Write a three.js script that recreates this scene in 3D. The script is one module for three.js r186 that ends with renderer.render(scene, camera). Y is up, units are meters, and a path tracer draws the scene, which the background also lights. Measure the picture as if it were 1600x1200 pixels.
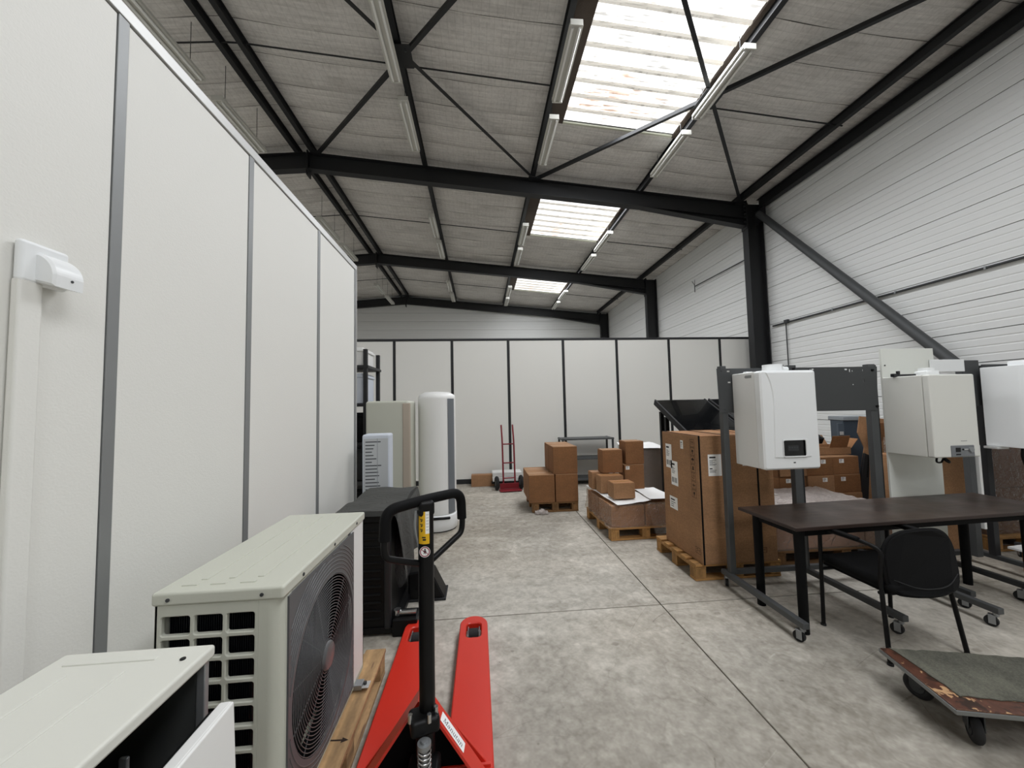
import * as THREE from 'three';
import { RoundedBoxGeometry } from 'three/addons/geometries/RoundedBoxGeometry.js';
import { mergeGeometries, mergeVertices } from 'three/addons/utils/BufferGeometryUtils.js';
import { RectAreaLightUniformsLib } from 'three/addons/lights/RectAreaLightUniformsLib.js';

// ---------------------------------------------------------------- camera, sky, lights, exposure
const scene = new THREE.Scene();
const EYE = 1.58, FOCAL = 590;
const camera = new THREE.PerspectiveCamera(2 * Math.atan(600 / FOCAL) * 180 / Math.PI, 4 / 3, 0.05, 120);
camera.position.set(0, EYE, 0);
camera.rotation.set(0.0555, -0.0854, -0.0216, 'YXZ');
scene.background = new THREE.Color(0.75, 0.8, 0.86);          // even overcast sky over the hall
const renderer = new THREE.WebGLRenderer({ antialias: true });
renderer.toneMapping = THREE.LinearToneMapping;
renderer.toneMappingExposure = 1.68;
renderer.shadowMap.enabled = true;
RectAreaLightUniformsLib.init();
const RIDGE_X = -3.35, SLOPE = 0.09, ROOF_Y = 6.77, WALL_X = 6.17;
const roofY = (x) => ROOF_Y - SLOPE * Math.abs(x - RIDGE_X);
const SKY_GLOW = 0.85;            // what the eye sees of the sheets
const SKY_LIGHT = 5.2;           // daylight that comes through them
// rooflights: [x0, x1, z near, z far]
const ROOFLIGHTS = [
  [1.47, 3.40, -3.0, -6.03], [1.47, 3.40, -7.75, -10.27], [1.47, 3.40, -12.75, -15.3], [1.47, 3.40, 2.0, -1.0], [1.47, 3.40, 7.0, 4.0],
  [-10.1, -8.17, -3.0, -6.03], [-10.1, -8.17, -7.75, -10.27], [-10.1, -8.17, 2.0, -1.0], [-10.1, -8.17, 7.0, 4.0],
];
for (const [x0, x1, z0, z1] of ROOFLIGHTS) {
  const l = new THREE.RectAreaLight(0xf5f8fd, SKY_LIGHT, Math.hypot(x1 - x0, SLOPE * (x1 - x0)), z0 - z1);
  const cx = (x0 + x1) / 2;
  l.position.set(cx, roofY(cx) - 0.035, (z0 + z1) / 2);
  l.rotation.set(-Math.PI / 2, 0, 0);
  l.rotateY(0);
  const s = cx > RIDGE_X ? -1 : 1;
  l.quaternion.premultiply(new THREE.Quaternion().setFromAxisAngle(new THREE.Vector3(0, 0, 1), s * Math.atan(SLOPE)));
  scene.add(l);
}

// ---------------------------------------------------------------- helpers
const V3 = (x, y, z) => new THREE.Vector3(x, y, z);
const names = new Map();
function numbered(name) {
  const n = names.get(name) ?? 0;
  names.set(name, n + 1);
  return n ? `${name}_${String(n).padStart(3, '0')}` : name;
}
function rng(seed) {
  let s = seed >>> 0;
  return () => { s = (s + 0x6d2b79f5) | 0; let t = Math.imul(s ^ (s >>> 15), 1 | s); t = (t + Math.imul(t ^ (t >>> 7), 61 | t)) ^ t; return ((t ^ (t >>> 14)) >>> 0) / 4294967296; };
}
const clamp = (v, a = 0, b = 1) => Math.min(b, Math.max(a, v));
const lerp = (a, b, t) => a + (b - a) * t;
const smooth = (a, b, v) => { const t = clamp((v - a) / (b - a)); return t * t * (3 - 2 * t); };
// periodic value noise on a lattice of period p
function noise2(seed) {
  const r = rng(seed), N = 4096, tab = new Float32Array(N);
  for (let i = 0; i < N; i++) tab[i] = r();
  const h = (x, y) => tab[(Math.imul(x, 374761393) + Math.imul(y, 668265263) >>> 7) & 4095];
  const m = (a, p) => ((a % p) + p) % p;
  return (x, y, p = 4096, q = p) => {
    const xi = Math.floor(x), yi = Math.floor(y); let fx = x - xi, fy = y - yi;
    fx = fx * fx * (3 - 2 * fx); fy = fy * fy * (3 - 2 * fy);
    const x0 = m(xi, p), x1 = m(xi + 1, p), y0 = m(yi, q), y1 = m(yi + 1, q);
    return lerp(lerp(h(x0, y0), h(x1, y0), fx), lerp(h(x0, y1), h(x1, y1), fx), fy);
  };
}
function fbm(n, u, v, p, oct, gain = 0.5) {   // u, v in 0..1, periodic
  let a = 1, s = 0, w = 0;
  for (let o = 0; o < oct; o++) { s += a * n(u * p + o * 17, v * p + o * 31, p); w += a; a *= gain; p *= 2; }
  return s / w;
}
function dataTex(size, fn, srgb = true, repeat = [1, 1], sizeY = size) {
  const d = new Uint8Array(size * sizeY * 4);
  for (let y = 0; y < sizeY; y++) for (let x = 0; x < size; x++) {
    const c = fn(x / size, y / sizeY), i = 4 * (y * size + x);
    d[i] = clamp(c[0], 0, 255); d[i + 1] = clamp(c[1], 0, 255); d[i + 2] = clamp(c[2], 0, 255); d[i + 3] = c[3] === undefined ? 255 : c[3];
  }
  const t = new THREE.DataTexture(d, size, sizeY);
  t.wrapS = t.wrapT = THREE.RepeatWrapping; t.magFilter = THREE.LinearFilter; t.minFilter = THREE.LinearMipmapLinearFilter; t.generateMipmaps = true;
  if (srgb) t.colorSpace = THREE.SRGBColorSpace;
  t.repeat.set(...repeat); t.needsUpdate = true;
  return t;
}
function canvasTex(w, h, draw) {
  const c = document.createElement('canvas'); c.width = w; c.height = h;
  const g = c.getContext('2d'); draw(g, w, h);
  const t = new THREE.CanvasTexture(c); t.colorSpace = THREE.SRGBColorSpace; t.anisotropy = 4;
  return t;
}
const std = (color, roughness = 0.6, more = {}) => new THREE.MeshStandardMaterial({ color, roughness, ...more });
const phys = (color, roughness, more = {}) => new THREE.MeshPhysicalMaterial({ color, roughness, ...more });
// geometry: all are made non-indexed with position, normal, uv (uv in metres along the dominant axis)
function metreUV(g, sx = 1, sy = 1) {
  const p = g.attributes.position, n = g.attributes.normal, uv = new Float32Array(p.count * 2);
  for (let i = 0; i < p.count; i++) {
    const ax = Math.abs(n.getX(i)), ay = Math.abs(n.getY(i)), az = Math.abs(n.getZ(i));
    let u, v;
    if (ay >= ax && ay >= az) { u = p.getX(i); v = -p.getZ(i); } else if (ax >= az) { u = -p.getZ(i) * Math.sign(n.getX(i) || 1); v = p.getY(i); } else { u = p.getX(i) * Math.sign(n.getZ(i) || 1); v = p.getY(i); }
    uv[2 * i] = u * sx; uv[2 * i + 1] = v * sy;
  }
  g.setAttribute('uv', new THREE.BufferAttribute(uv, 2));
  return g;
}
function prep(g, keepUV = false) {
  const o = g.index ? g.toNonIndexed() : g;
  for (const k of Object.keys(o.attributes)) if (!['position', 'normal', 'uv'].includes(k)) o.deleteAttribute(k);
  if (!o.attributes.normal) o.computeVertexNormals();
  o.morphAttributes = {}; o.clearGroups();
  return keepUV && o.attributes.uv ? o : metreUV(o);
}
const M4 = (pos = [0, 0, 0], rot = [0, 0, 0], sc = [1, 1, 1]) => new THREE.Matrix4().compose(V3(...pos), new THREE.Quaternion().setFromEuler(new THREE.Euler(...rot)), V3(...sc));
function bx(w, h, d, pos = [0, 0, 0], rot = [0, 0, 0], r = 0.003) {
  const rr = Math.min(r, w / 2.2, h / 2.2, d / 2.2);
  const g = prep(rr > 0 ? new RoundedBoxGeometry(w, h, d, r > 0.008 ? 3 : 1, rr) : new THREE.BoxGeometry(w, h, d));
  return g.applyMatrix4(M4(pos, rot));
}
const cyl = (r0, r1, h, pos = [0, 0, 0], rot = [0, 0, 0], seg = 20, open = false) => prep(new THREE.CylinderGeometry(r0, r1, h, seg, 1, open)).applyMatrix4(M4(pos, rot));
const tube = (pts, r, seg = 24, rad = 8, closed = false, tension = 0.5) => prep(new THREE.TubeGeometry(new THREE.CatmullRomCurve3(pts.map((p) => V3(...p)), closed, 'catmullrom', tension), seg, r, rad, closed));
function path(pts, radius = 0.03, closed = false) {          // polyline with rounded corners
  const P = pts.map((p) => V3(...p)), c = new THREE.CurvePath(), n = P.length;
  const corner = (i) => { const a = P[(i - 1 + n) % n], b = P[i], d = P[(i + 1) % n]; const l = Math.min(radius, a.distanceTo(b) * 0.45, b.distanceTo(d) * 0.45); return [b.clone().add(a.clone().sub(b).setLength(l)), b, b.clone().add(d.clone().sub(b).setLength(l))]; };
  let prev = closed ? corner(0)[2] : P[0];
  for (let i = 1; i < (closed ? n + 1 : n - 1); i++) { const [s, b, e] = corner(i % n); if (prev.distanceTo(s) > 1e-5) c.add(new THREE.LineCurve3(prev, s)); c.add(new THREE.QuadraticBezierCurve3(s, b, e)); prev = e; }
  if (!closed) c.add(new THREE.LineCurve3(prev, P[n - 1]));
  return c;
}
const pipe = (pts, r, corner = 0.03, seg = 60, rad = 10, closed = false) => prep(new THREE.TubeGeometry(path(pts, corner, closed), seg, r, rad, closed));
function rrShape(w, h, r, x = 0, y = 0, S = THREE.Shape) {   // rounded rectangle centred on x, y
  const s = new S(), a = x - w / 2, b = y - h / 2; r = Math.min(r, w / 2, h / 2);
  s.moveTo(a + r, b); s.lineTo(a + w - r, b); s.absarc(a + w - r, b + r, r, -Math.PI / 2, 0); s.lineTo(a + w, b + h - r); s.absarc(a + w - r, b + h - r, r, 0, Math.PI / 2);
  s.lineTo(a + r, b + h); s.absarc(a + r, b + h - r, r, Math.PI / 2, Math.PI); s.lineTo(a, b + r); s.absarc(a + r, b + r, r, Math.PI, Math.PI * 1.5);
  return s;
}
function poly(pts) { const s = new THREE.Shape(); pts.forEach(([x, y], i) => i ? s.lineTo(x, y) : s.moveTo(x, y)); s.closePath(); return s; }
const ext = (shape, depth, bevel = 0, pos = [0, 0, 0], rot = [0, 0, 0], curve = 8) => prep(new THREE.ExtrudeGeometry(shape, { depth: depth - 2 * bevel, bevelEnabled: bevel > 0, bevelSize: bevel, bevelThickness: bevel, bevelOffset: -bevel, bevelSegments: 1, curveSegments: curve }).translate(0, 0, bevel)).applyMatrix4(M4(pos, rot));
function between(shape, p0, p1, up = [0, 1, 0]) {           // profile (x, y) swept from p0 to p1; profile y follows up
  const a = V3(...p0), b = V3(...p1), z = b.clone().sub(a), L = z.length(); z.normalize();
  const x = V3(...up).cross(z).normalize(), y = z.clone().cross(x);
  const g = prep(new THREE.ExtrudeGeometry(shape, { depth: L, bevelEnabled: false, curveSegments: 6 }));
  return g.applyMatrix4(new THREE.Matrix4().makeBasis(x, y, z).setPosition(a));
}
function rod(p0, p1, r, seg = 8) {
  const a = V3(...p0), b = V3(...p1), m = a.clone().add(b).multiplyScalar(0.5), d = b.clone().sub(a), L = d.length();
  return prep(new THREE.CylinderGeometry(r, r, L, seg)).applyMatrix4(new THREE.Matrix4().compose(m, new THREE.Quaternion().setFromUnitVectors(V3(0, 1, 0), d.normalize()), V3(1, 1, 1)));
}
const iShape = (h, b, tw, tf) => poly([[-b / 2, 0], [b / 2, 0], [b / 2, tf], [tw / 2, tf], [tw / 2, h - tf], [b / 2, h - tf], [b / 2, h], [-b / 2, h], [-b / 2, h - tf], [-tw / 2, h - tf], [-tw / 2, tf], [-b / 2, tf]]);
const lShape = (a, t) => poly([[0, 0], [a, 0], [a, t], [t, t], [t, a], [0, a]]);
const merged = (gs) => gs.length === 1 ? gs[0] : mergeGeometries(gs);
function obj(name, gs, mat, parent = scene, pos, rot) {
  const m = new THREE.Mesh(Array.isArray(gs) ? merged(gs) : gs, mat);
  m.name = numbered(name); m.castShadow = m.receiveShadow = true;
  if (pos) m.position.set(...pos);
  if (rot) m.rotation.set(...rot);
  parent.add(m);
  return m;
}
function tag(o, label, category, group) { o.userData = { label, category }; if (group) o.userData.group = group; return o; }
function thing(name, label, category, pos = [0, 0, 0], turn = 0, group) {
  const o = new THREE.Group(); o.name = numbered(name); o.position.set(...pos); o.rotation.y = turn; scene.add(o);
  return tag(o, label, category, group);
}
function struct(name) { const o = new THREE.Group(); o.name = numbered(name); o.userData = { kind: 'structure' }; scene.add(o); return o; }
function copy(root, pos, turn, label, group) {
  const c = root.clone(); c.traverse((k) => { if (k !== c) k.name = numbered(k.name.replace(/_\d{3}$/, '')); });
  c.name = numbered(root.name.replace(/_\d{3}$/, '')); c.position.set(...pos); c.rotation.y = turn; c.userData = { ...root.userData, label }; if (group) c.userData.group = group;
  scene.add(c); return c;
}

// ---------------------------------------------------------------- materials
const nA = noise2(11), nB = noise2(23), nC = noise2(37);
const concreteTex = (() => {
  const r = rng(5), N = 2048, W = new Float32Array(N * N);
  // scuffs: short curved scratches, dark or pale
  for (let i = 0; i < 520; i++) {
    let x = r() * N, y = r() * N, a = r() * 6.28 * 0.5 + (r() < 0.6 ? -0.3 : 1), L = 20 + r() * r() * 260, k = (r() - 0.5) * 0.02, s = (r() < 0.72 ? -1 : 0.8) * (8 + r() * 24), w = r() < 0.8 ? 0 : 1;
    for (let j = 0; j < L; j++) { x += Math.cos(a); y += Math.sin(a); a += k; for (let q = -w; q <= w; q++) { const ii = ((Math.round(y) + q + N) % N) * N + (Math.round(x) + N) % N; W[ii] = s * (0.5 + 0.5 * nA(x / 9, y / 9)); } }
  }
  for (let i = 0; i < 160; i++) {     // oil drops and pale splashes
    const x = r() * N, y = r() * N, R = 3 + r() * r() * 14, s = r() < 0.7 ? -26 : 18;
    for (let b = -R; b <= R; b++) for (let a = -R; a <= R; a++) { const d = Math.hypot(a, b * 1.4) + 3 * nB(a / 4 + x, b / 4 + y); if (d < R) W[((Math.round(y + b) + N) % N) * N + (Math.round(x + a) + N) % N] += s * smooth(R, R * 0.6, d); }
  }
  return dataTex(N, (u, v) => {
    const big = fbm(nA, u, v, 4, 3), mid = fbm(nB, u + 0.02 * fbm(nC, u, v, 30, 2), v, 14, 6, 0.62), fine = fbm(nC, u, v, 160, 3, 0.8), streak = nB(u * 24 + 3 * mid, v * 90, 24, 90);
    const patch = smooth(0.45, 0.62, fbm(nC, u + 0.31, v + 0.17, 5, 4));
    const rdg = 1 - Math.abs(2 * fbm(nA, u + 0.03 * mid, v, 26, 4, 0.6) - 1), vein = smooth(0.93, 0.995, rdg);
    let l = 164 + 30 * (big - 0.5) + 26 * (mid - 0.5) + 46 * (fine - 0.5) + 14 * (streak - 0.5) + 15 * (patch - 0.5) - 9 * vein + 12 * smooth(0.62, 0.8, fbm(nB, u + 0.3, v + 0.6, 40, 3)) + W[Math.floor(v * N) * N + Math.floor(u * N)];
    const warm = 5 * (fbm(nA, u + 0.5, v, 6, 3) - 0.5);
    return [l + 6 + warm, l, l - 11 - warm];
  }, true, [1 / 6.5, 1 / 6.5]);
})();
const M = {};
M.concrete = std('#ffffff', 0.78, { map: concreteTex, bumpMap: concreteTex, bumpScale: 0.0012 });
M.joint = std('#3a362f', 0.9);
const cardTex = dataTex(512, (u, v) => {
  const f = fbm(nA, u, v, 60, 3), s = nB(u * 6, v * 256, 6, 256), b = fbm(nC, u, v, 3, 3), l = 0.88 + 0.16 * (f - 0.5) + 0.08 * (s - 0.5) + 0.16 * (b - 0.5);
  return [178 * l, 134 * l, 95 * l];
}, true, [2, 2]);
M.card = std('#ffffff', 0.85, { map: cardTex });
M.cardDark = std('#d8c8b4', 0.85, { map: cardTex });
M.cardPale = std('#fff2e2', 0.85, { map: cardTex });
M.tape = phys('#a87a4b', 0.3, { clearcoat: 0.3 });
const woodTex = dataTex(512, (u, v) => {
  const g = nA(u * 4 + 0.6 * fbm(nC, u, v, 4, 2), v * 70, 4, 70), f = fbm(nB, u, v, 90, 2), k = fbm(nC, u, v, 5, 3), knot = smooth(0.9, 0.97, nB(u * 9, v * 23, 9, 23));
  const l = 0.82 + 0.22 * (g - 0.5) + 0.12 * (f - 0.5) + 0.25 * (k - 0.5) - 0.35 * knot;
  return [206 * l, 166 * l - 8 * knot, 118 * l];
}, true, [1, 1]);
M.wood = std('#ffffff', 0.8, { map: woodTex });
M.woodOld = std('#b9aa98', 0.85, { map: woodTex });
M.woodPale = std('#ffeecb', 0.8, { map: woodTex });
const peel = dataTex(256, (u, v) => { const l = 120 + 120 * (fbm(nA, u, v, 48, 2) - 0.5); return [l, l, l]; }, false, [4, 4]);
M.wallPanel = std('#e6e5df', 0.55, { bumpMap: peel, bumpScale: 0.0007 });
M.alu = std('#8d8f8f', 0.45, { metalness: 0.35 });
M.aluPale = std('#c8c8c6', 0.4, { metalness: 0.3 });
M.anthracite = std('#1d1e20', 0.55);
M.steel = std('#17181a', 0.55);
M.steelGrey = std('#3b3d3e', 0.5, { metalness: 0.15 });
M.cladding = std('#e0e1df', 0.5);
M.claddingGap = std('#55585a', 0.8);
M.roofOver = std('#6b6762', 0.9);
const blanketTex = dataTex(1024, (u, v) => {   // 1.6 m across: stretched foil under a square wire mesh
  const b = fbm(nA, u, v, 3, 4), f = fbm(nC, u, v, 60, 3), st = nB(u * 5, v * 60, 5, 60);
  const gx = Math.abs(((u * 16 + 0.18 * fbm(nB, u, v, 8, 2)) % 1) - 0.5), gy = Math.abs(((v * 16 + 0.18 * fbm(nA, u, v, 8, 2)) % 1) - 0.5);
  const grid = Math.max(smooth(0.46, 0.5, gx), smooth(0.46, 0.5, gy));
  const l = 204 + 34 * (b - 0.5) + 22 * (f - 0.5) + 20 * (st - 0.5) - 24 * grid;
  return [l + 2, l - 1, l - 6];
}, true, [1 / 1.6, 1 / 1.6]);
M.blanket = std('#ffffff', 0.8, { map: blanketTex, side: THREE.DoubleSide });
const stainTex = dataTex(1024, (u, v) => {     // old polyester sheet: grime in flecks and rust runs
  const g = fbm(nB, u, v, 9, 6), s = nA(u * 10 + 3 * g, v * 150, 10, 150), rib = (v * 11) % 1, near = Math.min(rib, 1 - rib);
  const grime = smooth(0.6, 0.84, g * 0.55 + s * 0.42 + 0.12 * smooth(0.3, 0.12, near)), rust = smooth(0.52, 0.7, fbm(nC, u, v, 3, 3)) * smooth(0.46, 0.76, g * 0.4 + s * 0.6 + 0.1 * smooth(0.3, 0.1, near));
  const l = 255 - 100 * grime;
  return [l - 25 * rust, l - 55 * rust, l - 72 * rust];
}, true, [0.5, 1 / 3.113]);
M.skySheet = std('#e8e6e0', 0.5, { emissive: '#ffffff', emissiveMap: stainTex, emissiveIntensity: SKY_GLOW, side: THREE.DoubleSide });
M.skyRib = std('#c9c5bd', 0.6, { emissive: '#d8d4cc', emissiveMap: stainTex, emissiveIntensity: 0.38, side: THREE.DoubleSide });
M.brownEdge = std('#4a4038', 0.9, { bumpMap: peel, bumpScale: 0.004 });
M.white = std('#e9e9e6', 0.4);
M.whiteGloss = phys('#eef0f0', 0.28, { clearcoat: 0.25, clearcoatRoughness: 0.3 });
M.cream = std('#c6c7ba', 0.45, { bumpMap: peel, bumpScale: 0.0003 });
M.unitWhite = std('#d6d6cd', 0.42);
M.boilerCream = std('#dfdfd8', 0.4);
M.creamDark = std('#bfc0ae', 0.5);
M.fanGrey = std('#58585a', 0.42);
M.fanRing = phys('#5b5b5c', 0.32, { clearcoat: 0.2 });
M.black = phys('#0a0a0b', 0.45, { specularIntensity: 0.5 });
M.blackGloss = phys('#0b0c0d', 0.16, { clearcoat: 0.6 });
M.blackMatt = phys('#060607', 0.75, { specularIntensity: 0.4 });
M.coil = std('#0d1018', 0.55, { metalness: 0.3 });
M.chrome = std('#c9c9c9', 0.18, { metalness: 0.95 });
M.zinc = std('#9c9fa1', 0.4, { metalness: 0.7 });
M.copper = std('#8a4a2a', 0.35, { metalness: 0.9 });
M.red = phys('#cf2a18', 0.38, { clearcoat: 0.35, clearcoatRoughness: 0.3, bumpMap: peel, bumpScale: 0.0002 });
M.redDark = std('#7c1420', 0.5);
M.rubber = std('#1c1c1d', 0.8);
M.greyFrame = std('#4c4e4f', 0.5, { metalness: 0.1 });
M.greyPlate = std('#3f4142', 0.55);
M.tubeGlass = phys('#e9e9e4', 0.2, { clearcoat: 0.4 });
M.fixture = std('#c9c8c0', 0.45);
M.paper = std('#f4f4f2', 0.7);
const filmBump = dataTex(512, (u, v) => { const a = fbm(nA, u + 0.3 * fbm(nB, u, v, 4, 2), v, 9, 4), l = 255 * Math.abs(a - 0.5) * 3.2 + 60 * nC(u * 4, v * 80, 4, 80); return [l, l, l]; }, false, [2.2, 2.2]);
M.film = phys('#f8f5f0', 0.16, { transmission: 0.93, thickness: 0, ior: 1.45, bumpMap: filmBump, bumpScale: 0.014, side: THREE.DoubleSide });
M.filmMilky = phys('#ece2dc', 0.4, { transmission: 0.4, thickness: 0, ior: 1.45, bumpMap: filmBump, bumpScale: 0.02, side: THREE.DoubleSide });
const tableTex = dataTex(1024, (u, v) => {
  const g = nA(u * 6 + fbm(nB, u, v, 4, 2), v * 110, 6, 110), f = fbm(nC, u, v, 120, 2), b = fbm(nB, u, v, 4, 4), scr = smooth(0.82, 0.86, nC(u * 30 + 8 * b, v * 7, 30, 7)) * smooth(0.6, 0.8, b);
  const l = 1 + 0.35 * (g - 0.5) + 0.2 * (f - 0.5) + 0.5 * (b - 0.5) + 1.2 * scr;
  return [62 * l, 50 * l, 43 * l];
}, true, [0.8, 0.8]);
M.table = phys('#ffffff', 0.5, { specularIntensity: 0.7, map: tableTex, roughnessMap: dataTex(512, (u, v) => { const l = 190 + 120 * (fbm(nB, u, v, 6, 4) - 0.5); return [l, l, l]; }, false, [0.8, 0.8]) });
M.tableEdge = std('#2c1d17', 0.5);
const meshTex = dataTex(128, (u, v) => { const a = (Math.sin(u * 6.283 * 16) * Math.sin(v * 6.283 * 16)) > 0 ? 22 : 10; return [a, a, a + 1]; }, true, [8, 8]);
M.chairFabric = phys('#ffffff', 0.9, { specularIntensity: 0.4, map: meshTex });
M.cloth = std('#3b3b39', 0.92, { bumpMap: filmBump, bumpScale: 0.004 });
M.clothDark = std('#242526', 0.8, { bumpMap: filmBump, bumpScale: 0.004, side: THREE.DoubleSide });
const dollyTex = dataTex(1024, (u, v) => {
  const a = fbm(nA, u, v, 5, 5), f = fbm(nC, u, v, 150, 2), g = nB(u * 30, v * 8, 30, 8), l = 1 + 0.5 * (a - 0.5) + 0.35 * (f - 0.5) + 0.15 * (g - 0.5);
  return [84 * l, 83 * l, 73 * l];
}, true, [1.2, 1.2]);
M.dollyMat = std('#ffffff', 0.9, { map: dollyTex });
const wornTex = dataTex(1024, (u, v) => {   // varnished ply edge, chipped and scraped
  const a = fbm(nB, u, v, 9, 5), s = nA(u * 60, v * 60, 60), chip = smooth(0.6, 0.66, fbm(nC, u, v, 22, 4)), pale = smooth(0.66, 0.7, fbm(nA, u + 0.4, v + 0.2, 14, 4));
  const l = 1 + 0.6 * (a - 0.5) + 0.2 * (s - 0.5), c = [86 * l, 54 * l, 42 * l], w = [188, 150, 110], k = [44, 32, 26];
  return [0, 1, 2].map((i) => lerp(lerp(c[i], k[i], chip * 0.7), w[i], pale));
}, true, [1.6, 1.6]);
M.worn = phys('#ffffff', 0.35, { map: wornTex });
M.dollyRim = std('#8d9090', 0.35, { metalness: 0.8 });
M.collector = phys('#0a0b0d', 0.14, { clearcoat: 0.5 });
M.blueBag = std('#c9cfd8', 0.6);
M.yellow = std('#e2b417', 0.5);

// print: labels on cartons and stickers
const labelTex = (seed, kind = 0) => canvasTex(128, 192, (g, w, h) => {
  const r = rng(seed); g.fillStyle = '#f3f3f0'; g.fillRect(0, 0, w, h); g.fillStyle = '#222';
  g.fillRect(14, 20, 60, 14);
  for (let i = 0; i < 6; i++) g.fillRect(14, 50 + i * 9, 30 + r() * 50, 3);
  if (kind) { for (let x = 14; x < 110; x += 3 + Math.floor(r() * 4)) g.fillRect(x, 130, 1 + r() * 2.5, 40); } else { g.fillRect(14, 122, 26, 10); for (let i = 0; i < 3; i++) g.fillRect(14, 140 + i * 9, 50 + r() * 30, 3); }
});
const smallLabel = (seed) => canvasTex(64, 48, (g, w, h) => { const r = rng(seed); g.fillStyle = '#efefec'; g.fillRect(0, 0, w, h); g.fillStyle = '#444'; g.fillRect(8, 9, 34, 6); for (let i = 0; i < 3; i++) g.fillRect(8, 21 + 8 * i, 16 + r() * 30, 2.5); });
M.label = std('#ffffff', 0.6, { map: labelTex(3) });
M.labelBar = std('#ffffff', 0.6, { map: labelTex(8, 1) });
M.labelSmall = std('#ffffff', 0.6, { map: smallLabel(2) });
// handling marks printed down the side of the tall carton: transparent ground
M.handlingMarks = std('#ffffff', 0.85, { transparent: true, map: canvasTex(96, 640, (g, w, h) => {
  g.clearRect(0, 0, w, h); g.strokeStyle = g.fillStyle = '#2c1d12'; g.lineWidth = 4;
  for (let i = 0; i < 7; i++) {
    const y = 8 + i * 90; g.strokeRect(10, y, 76, 78); g.save(); g.translate(48, y + 39);
    if (i === 0) { for (const s of [-14, 14]) { g.beginPath(); g.moveTo(s, 22); g.lineTo(s, -8); g.lineTo(s - 8, -8); g.lineTo(s, -24); g.lineTo(s + 8, -8); g.lineTo(s, -8); g.stroke(); } }
    else if (i === 1 || i === 6) { g.fillRect(-14, -18, 28, 26); g.fillRect(-3, 8, 6, 14); g.fillRect(-12, 20, 24, 5); }
    else if (i === 2) { g.beginPath(); g.arc(0, 4, 24, Math.PI, 0); g.fill(); g.fillRect(-2, 4, 4, 20); }
    else if (i === 3) { g.fillRect(-10, -22, 20, 30); g.fillRect(-18, 8, 36, 8); }
    else if (i === 4) { g.beginPath(); g.arc(0, 0, 20, 0, 7); g.stroke(); g.beginPath(); g.moveTo(-16, 16); g.lineTo(16, -16); g.stroke(); }
    else { g.fillRect(-22, -4, 44, 8); g.fillRect(-4, -18, 8, 36); }
    g.restore();
  }
}) });
M.cartonPrint = std('#ffffff', 0.85, { transparent: true, map: canvasTex(128, 96, (g) => { g.strokeStyle = g.fillStyle = '#2c1d12'; g.lineWidth = 5; g.strokeRect(8, 8, 112, 80); g.beginPath(); g.moveTo(24, 66); g.lineTo(104, 30); g.lineTo(96, 62); g.stroke(); g.fillRect(28, 26, 30, 10); }) });
M.brandSticker = std('#ffffff', 0.5, { map: canvasTex(384, 112, (g, w, h) => { g.fillStyle = '#f5f5f5'; g.fillRect(0, 0, w, h); g.fillStyle = '#15152a'; g.font = 'italic 72px serif'; g.textAlign = 'center'; g.textBaseline = 'middle'; g.fillText('Manutan', w / 2, h / 2 + 4); }) });
M.yellowSticker = std('#ffffff', 0.5, { map: canvasTex(128, 320, (g, w, h) => {
  g.fillStyle = '#f0f0ea'; g.fillRect(0, 0, w, h); g.fillStyle = '#e6b412'; g.fillRect(0, 0, 84, h); g.fillRect(0, 220, w, 100); g.fillStyle = '#1b1b14';
  for (let i = 0; i < 4; i++) { g.fillRect(22, 22 + i * 50, 34, 8); g.beginPath(); g.moveTo(30, 34 + i * 50); g.lineTo(60, 34 + i * 50); g.lineTo(38, 56 + i * 50); g.fill(); }
  g.fillRect(46, 248, 40, 14); g.fillRect(54, 268, 36, 18); g.fillStyle = '#888'; for (let i = 0; i < 6; i++) g.fillRect(92, 30 + i * 30, 28, 4);
}) });
M.noSign = std('#ffffff', 0.5, { transparent: true, map: canvasTex(160, 160, (g) => {
  g.clearRect(0, 0, 160, 160); g.fillStyle = '#f2f0ee'; g.beginPath(); g.arc(80, 80, 78, 0, 7); g.fill(); g.strokeStyle = '#8e2740'; g.lineWidth = 14; g.beginPath(); g.arc(80, 80, 64, 0, 7); g.stroke();
  g.fillStyle = '#151515'; g.beginPath(); g.arc(82, 44, 11, 0, 7); g.fill(); g.beginPath(); g.moveTo(72, 56); g.lineTo(94, 56); g.lineTo(104, 92); g.lineTo(88, 88); g.lineTo(94, 122); g.lineTo(78, 96); g.lineTo(58, 112); g.lineTo(68, 84); g.lineTo(50, 72); g.fill();
  g.strokeStyle = '#8e2740'; g.lineWidth = 9; g.beginPath(); g.moveTo(36, 46); g.lineTo(124, 114); g.stroke();
}) });
M.bagPrint = std('#ffffff', 0.7, { map: canvasTex(256, 512, (g, w, h) => { g.fillStyle = '#b9bcbe'; g.fillRect(0, 0, w, h); g.fillStyle = '#3a3c40'; const r = rng(4); for (let i = 0; i < 26; i++) g.fillRect(18, 12 + i * 14, 60 + r() * 110, 4); g.fillRect(40, 420, 46, 46); g.fillRect(190, 300, 40, 60); g.fillStyle = '#8f9296'; g.fillRect(w * 0.55, 0, 6, h); }) });
M.boilerScreen = std('#ffffff', 0.2, { map: canvasTex(128, 88, (g) => { g.fillStyle = '#060607'; g.fillRect(0, 0, 128, 88); g.fillStyle = '#26282a'; g.fillRect(32, 30, 60, 30); g.fillStyle = '#3c3f42'; for (let i = 0; i < 4; i++) g.fillRect(38 + i * 14, 40, 8, 3); }) });
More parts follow.
